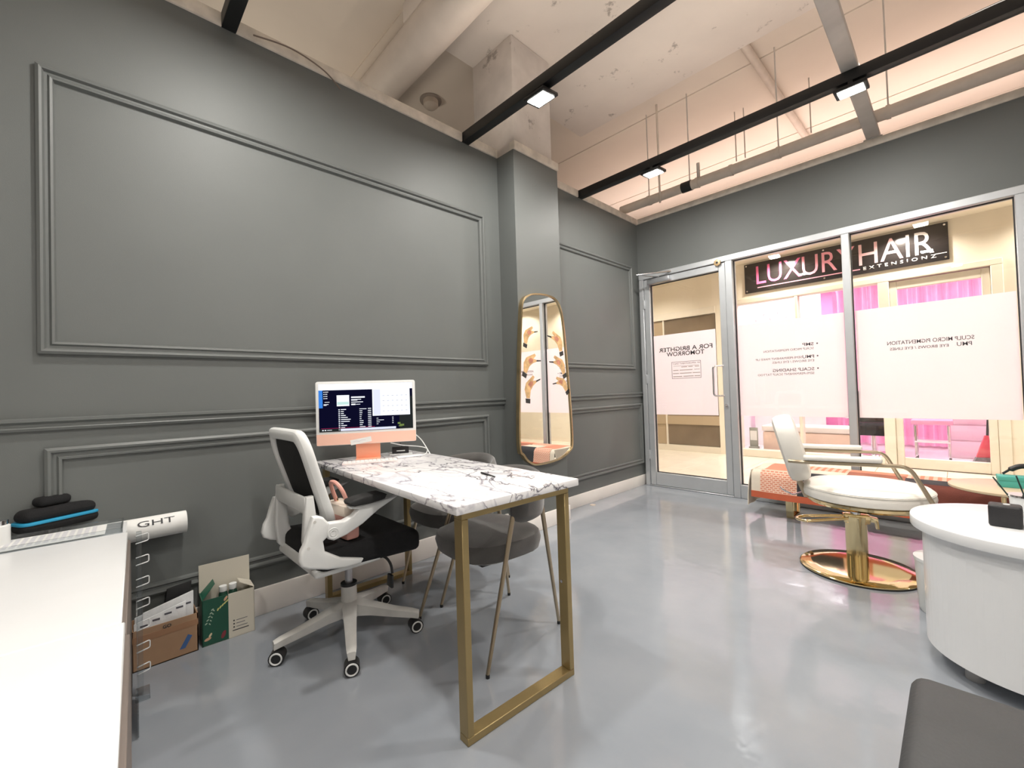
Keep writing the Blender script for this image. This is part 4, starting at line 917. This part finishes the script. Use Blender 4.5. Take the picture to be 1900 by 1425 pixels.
box('body', (-.042, -.035, 0), (.042, .035, .078), mat('black_leather', (.018, .018, .02), .5, bump=.2, bscale=200), bx2, .009, 3); lathe('top_button', [(0, .078), (.009, .078), (.009, .08), (0, .08)], whitep, bx2, 14, (.004, -.002, 0))
cq = onz((1905, 958), TZ2)
cp = thing('brush_jar', 'glossy white jar with chrome rim on the white table', 'jar', (cq.x, cq.y, TZ2))
lathe('body', [(0, 0), (.036, 0), (.04, .01), (.044, .075), (.041, .075), (.037, .012), (0, .01)], mat('milk_glass', (.7, .72, .72), .15), cp); lathe('rim', [(.041, .075), (.047, .075), (.047, .083), (.041, .083)], chrome, cp)
for dx, dy, hh, lean in ((-.012, 0, .13, -.075), (.012, .005, .14, -.035), (.02, -.012, .14, -.01)):
    tag(tube('reed_stick', [(cq.x+dx, cq.y+dy, TZ2+.014), (cq.x+dx+lean*.95, cq.y+dy+lean*.1, TZ2+.014+hh)], .0028, mat('dark_green_stick', (.01, .03, .025), .5), None, 6), {-.075: 'dark stick leaning far out of the white jar', -.035: 'dark stick in the white jar leaning slightly', -.01: 'dark stick standing nearly upright in the white jar'}[lean], 'stick', 'sticks in the white jar')
# white bin behind the table
bi = thing('waste_bin', 'small round white bin between the barber chair and the white table', 'bin', (2.47, 2.86, 0))
lathe('body', [(0, 0), (.10, 0), (.105, .01), (.115, .24), (0, .24)], whitep, bi, 36); lathe('lid_rim', [(.09, .24), (.118, .24), (.118, .255), (.09, .255)], whitep, bi, 36); lathe('lid', [(0, .25), (.075, .25), (.075, .242), (0, .242)], whitep, bi, 30); lathe('lid_seam', [(.076, .241), (.09, .241), (.09, .245), (.076, .245)], blackp, bi, 30)
# ================================================================== GREY STOOL near the camera
sto = thing('padded_stool', 'dark grey padded square stool with slim black legs', 'stool', (2.69, 1.07, 0))
bm = bmesh.new(); bbox(bm, (-.255, -.24, .36), (.255, .245, .45)); bev(bm, .03, 4); done('seat', bm, mat('charcoal_leather', (.046, .048, .05), .6, vary=.08, bump=.12, bscale=120), sto, True)
for x in (-.2, .2):
    for y in (-.19, .19): tube('leg', [(x*.9, y*.9, .37), (x, y, 0)], [.014, .010], black, sto, 10)
# ================================================================== LOW CABINETS ON THE LEFT
CR = -math.radians(2.9)
crm = Matrix.Rotation(CR, 4, 'Z')
cbm = mat('taupe_side', (.20, .165, .145), .5, vary=.04)
CZ = .614
def cabinet(label, x0, x1, dy):
    t = thing('low_cabinet', label, 'cabinet', (.115, .088+dy, 0), CR, 'low white topped cabinets')
    box('body', (x0, -.62, .05), (x1, -.0, CZ-.022), cbm, t, .002, 1); box('top', (x0, -.63, CZ-.022), (x1, .004, CZ), whitel, t, .002, 1); box('plinth', (x0+.02, -.6, 0), (x1-.02, -.03, .05), blackp, t)
    k = 3
    for i in range(k): box('drawer_front', (x0+.004, .0, .06+i*.177), (x1-.004, .012, .232+i*.177), cbm, t, .002, 1)
    return t
c1_ = cabinet('low white topped cabinet standing against the panelled wall', 0.205, 1.10, 0); c2_ = cabinet('low white topped cabinet at the end away from the wall', 1.104, 1.86, .006)
rs = box('rear_shelf', (-.10, -.62, .495), (.205, .004, .507), acryl, c1_); box('rear_top', (-.0, -.63, CZ-.012), (.205, .0, CZ), whitel, c1_)
# acrylic tray with paper
tr = thing('acrylic_tray', 'clear acrylic tray holding printed paper at the cabinet end', 'tray', (.115, .088, CZ), CR)
box('base', (.01, -.5, 0), (.20, -.01, .004), acryl, tr); boxes('rim', [((.01, -.5, .004), (.015, -.01, .02)), ((.195, -.5, .004), (.20, -.01, .02)), ((.015, -.015, .004), (.195, -.01, .02))], acryl, tr)
shp = mat('grid_paper', (.62, .62, .66), .6); box('paper', (.02, -.46, .0045), (.19, -.06, .006), paper, tr)
boxes('print_mark', [((.03+.018*i, -.44+.02*j, .006), (.042+.018*i, -.427+.02*j, .0064)) for i in range(8) for j in range(18)], shp, tr)
def atz(p, z): return onz(p, z)
a_ = atz((42, 996), CZ+.008); b_ = atz((188, 962), CZ+.008)
ca = math.atan2((b_-a_).y, (b_-a_).x); cl_ = (b_-a_).length
cs = thing('zip_case', 'black hard case with a bright blue zip on the acrylic tray', 'case', (a_.x, a_.y, CZ+.007), ca)
box('lower_shell', (0, 0, 0), (cl_, .095, .042), blackf, cs, .02, 4); prism('zip_band', [(x+cl_/2, y+.0475, .032) for x, y in rrect(cl_+.006, .101, .03)], (0, 0, .012), mat('blue_zip', (.02, .30, .52), .5), cs, .004); box('upper_shell', (.004, .003, .036), (cl_-.004, .092, .088), blackf, cs, .03, 5)
pc = thing('zip_pouch', 'small black pouch lying on the blue zipped case', 'pouch', (a_.x, a_.y, CZ+.095), ca+.05)
box('body', (.06, .02, 0), (.16, .085, .038), blackf, pc, .017, 4); box('pull', (.158, .035, .012), (.172, .045, .018), blackp, pc, .002)
wq = atz((6, 1010), CZ)
wb = thing('white_bottle', 'white bottle with silver cap beside the zipped case', 'bottle', (wq.x+.02, wq.y-.012, CZ))
lathe('body', [(0, 0), (.03, 0), (.032, .006), (.032, .07), (.026, .075), (0, .075)], whitep, wb); lathe('cap', [(0, .075), (.027, .075), (.027, .09), (0, .092)], chrome, wb)
box('box', (0, 0, 0), (.06, .09, .10), mat('navy_card', (.02, .02, .05), .5), None, .002).name = 'carton'
o = bpy.data.objects['carton']; wq2 = atz((-14, 992), CZ); o.location = (wq2.x-.07, wq2.y-.045, CZ+.0205); o.rotation_euler = (0, 0, CR); tag(o, 'dark navy carton behind the white bottle', 'carton'); o.location.z = CZ+.007
# banner roll
br_ = thing('banner_roll', 'rolled white banner with black letters lying behind the cabinet', 'banner', (.062, -.30, .560))
bm = bmesh.new(); r0 = .05; pr_ = []
for i in range(60):
    t = i/59*4*math.pi; r_ = r0-.006*(1-i/59); pr_.append((r_*math.cos(t+1.2), r_*math.sin(t+1.2)))
A_ = [bm.verts.new((x, 0, z)) for x, z in pr_]; B_ = [bm.verts.new((x, .59, z)) for x, z in pr_]
for i in range(59): bm.faces.new((A_[i], A_[i+1], B_[i+1], B_[i]))
done('sheet', bm, paper, br_, True)
def curved_text(s, y0, y1, a0, a1, m, parent):
    o = text('lettering', s, (0, y0, 0), (0, 1, 0), (0, 0, 1), y1-y0, 1.0, m, parent, 0)
    for v in o.data.vertices:
        a = math.radians(a0+(a1-a0)*v.co.z); v.co.x = (r0+.0012)*math.cos(a); v.co.z = (r0+.0012)*math.sin(a)
    return o
curved_text('GHT', .42, .545, 20, 49, ink, br_)
# acrylic stand with clear loops
ac = thing('acrylic_stand', 'clear acrylic post with a row of clear loop hooks beside the cabinet', 'display stand', (.345, .108, 0), CR)
box('post', (-.006, -.004, .006), (.006, .012, .615), acryl, ac, .002); box('foot', (-.05, -.012, 0), (.05, .03, .006), acryl, ac, .001); box('side_panel', (.03, -.006, .006), (.28, -.002, .40), acryl, ac)
loopm = mat('clear_white_wire', (.75, .76, .76), .2)
for k in range(7):
    z = .585-.082*k; tube('loop', round_path([(-.002, -.006, z+.012), (-.012, .032, z+.016), (-.012, .032, z-.012), (-.002, -.006, z-.016)], .006, 3), .0022, loopm, ac, 6)
# ================================================================== BOXES ON THE FLOOR
cb = thing('cardboard_box', 'open brown cardboard box full of white packets by the wall', 'box', (.018, .095, 0))
w_, d_, h_ = .132, .222, .165; t_ = .004
boxes('carton', [((0, 0, 0), (w_, d_, t_)), ((0, 0, 0), (t_, d_, h_)), ((w_-t_, 0, 0), (w_, d_, h_)), ((0, 0, 0), (w_, t_, h_)), ((0, d_-t_, 0), (w_, d_, h_))], card, cb)
box('tape', (w_, .0, .115), (w_+.0008, d_, .14), mat('tape', (.32, .17, .09), .3), cb)
prism('printed_mark', [(w_+.0005, .155, .03), (w_+.0005, .175, .03), (w_+.0005, .20, .075), (w_+.0005, .185, .085)], (.0006, 0, 0), mat('print_blue', (.05, .12, .3), .6), cb)
text('box_print', 'GO', (w_+.0006, .10, .142), (0, 1, 0), (0, 0, 1), .028, .014, ink, cb, .0005, .02)
for k, (y0, x_, lean, hh) in enumerate(((.0, .095, .02, .245), (.03, .075, .035, .275), (.005, .05, .0, .255))):
    pk_ = tag(prism('packet', [(0, 0, 0), (0, .175, .0), (0, .175, hh-.035), (0, 0, hh-.075)], (.008, 0, 0), mat('silver_white', (.72, .73, .74), .3, vary=.08, scale=20, bump=.3, bscale=25), None, .003), ['white packet standing foremost in the cardboard box', 'tall white packet with a printed corner in the cardboard box', 'white packet standing at the back of the cardboard box'][k], 'packet', 'packets in the cardboard box')
    pk_.location = (.018+x_, .1+y_, .03) if False else (.018+x_, .103+y0, .012)
    for j in range(4): box('printed_patch', (.008, .02+.04*j, .15+.012*j), (.0086, .045+.04*j, .158+.012*j), ink2, pk_)
bp_ = tag(prism('black_folder', [(0, 0, 0), (0, .10, 0), (0, .12, .265), (0, .03, .255)], (.012, 0, 0), blackp, None, .003), 'glossy black folder standing behind the white packets', 'folder'); bp_.location = (.030, .19, .012)
gb = thing('product_box', 'open box with green botanical print beside the brown carton', 'box', (.028, .338, 0), math.radians(-3))
gm = mat('box_green', (.01, .075, .045), .45, vary=.1); bg_ = mat('box_beige', (.60, .56, .47), .6)
w_, d_, h_ = .115, .205, .205; sp = .10
boxes('carton', [((0, 0, 0), (w_, d_, .003)), ((0, 0, 0), (.003, d_, h_)), ((w_-.003, sp, 0), (w_, d_, h_)), ((0, d_-.003, 0), (w_, d_, h_))], bg_, gb)
boxes('green_side', [((w_-.003, 0, 0), (w_, sp, h_)), ((0, 0, 0), (w_, .003, h_))], gm, gb)
prism('back_flap', [(0, 0, h_), (0, d_, h_), (-.005, d_, h_+.125), (-.005, 0, h_+.125)], (.003, 0, 0), bg_, gb); prism('side_flap', [(.01, d_, h_), (w_-.01, d_, h_), (w_-.03, d_-.055, h_+.03), (.02, d_-.055, h_+.03)], (0, .002, .002), bg_, gb); prism('green_flap', [(.01, .003, h_), (w_-.005, .003, h_), (w_-.02, .05, h_+.055), (.02, .05, h_+.055)], (0, .002, .002), mat('box_green_in', (.02, .13, .08), .45), gb)
def leaf(y, z, s, a, m):
    p_ = [(w_+.0004, y+s*(math.cos(t)*math.cos(a)-.45*math.sin(t)*math.sin(a)), z+s*(math.cos(t)*math.sin(a)+.45*math.sin(t)*math.cos(a))) for t in (2*math.pi*i/10 for i in range(10))]
    prism('printed_leaf', p_, (.0005, 0, 0), m, gb)
lg_ = mat('leaf_pale', (.35, .45, .35), .6); ly = mat('leaf_yellow', (.55, .55, .2), .6); lp = mat('leaf_peach', (.6, .35, .22), .6); lr = mat('leaf_wine', (.2, .03, .04), .6)
for i in range(5): leaf(.06+.009*i, .15+.007*i, .007, 1.2-.1*i, ly); leaf(.015+.006*i, .10+.014*i, .006, .6, lg_); leaf(.028+.004*i, .095+.014*i, .005, 2.2, lg_)
leaf(.02, .03, .014, .3, lp); leaf(.03, .045, .010, 1, mat('leaf_cream', (.65, .55, .35), .6)); leaf(.08, .03, .018, 1.2, lr); leaf(.09, .19, .012, 1, lp)
for i, z in enumerate((.045, .06, .075)): boxes('printed_text', [((w_, sp+.03, z), (w_+.0005, sp+.075-.01*(i % 2), z+.0025))], ink2, gb); boxes('printed_icon', [((w_, sp+.018, z-.001), (w_+.0005, sp+.024, z+.005))], ink, gb)
box('printed_bar', (w_, sp+.015, .030), (w_+.0005, sp+.08, .034), ink, gb)
for y, l in ((.085, 'white capped bottle in the green printed box, next to the green flap'), (.125, 'white capped bottle in the green printed box, next to the beige flap')):
    bo = thing('product_bottle', l, 'bottle', (.028+.055, .338+y, .004), 0, 'bottles in the green box')
    lathe('body', [(0, 0), (.017, 0), (.018, .01), (.018, .19), (.012, .2), (0, .2)], mat('bottle_green', (.02, .06, .04), .2), bo, 20); lathe('cap', [(0, .2), (.016, .2), (.017, .205), (.016, .224), (0, .226)], whitep, bo, 20)
tag(lathe('floor_cap', [(0, 0), (.028, 0), (.026, .004), (0, .005)], mat('cap_beige', (.55, .48, .4), .5), None, 20, (*onz((1100, 937), 0)[:2], 0)), 'small round cap set in the grey floor near the baseboard', 'floor cap')
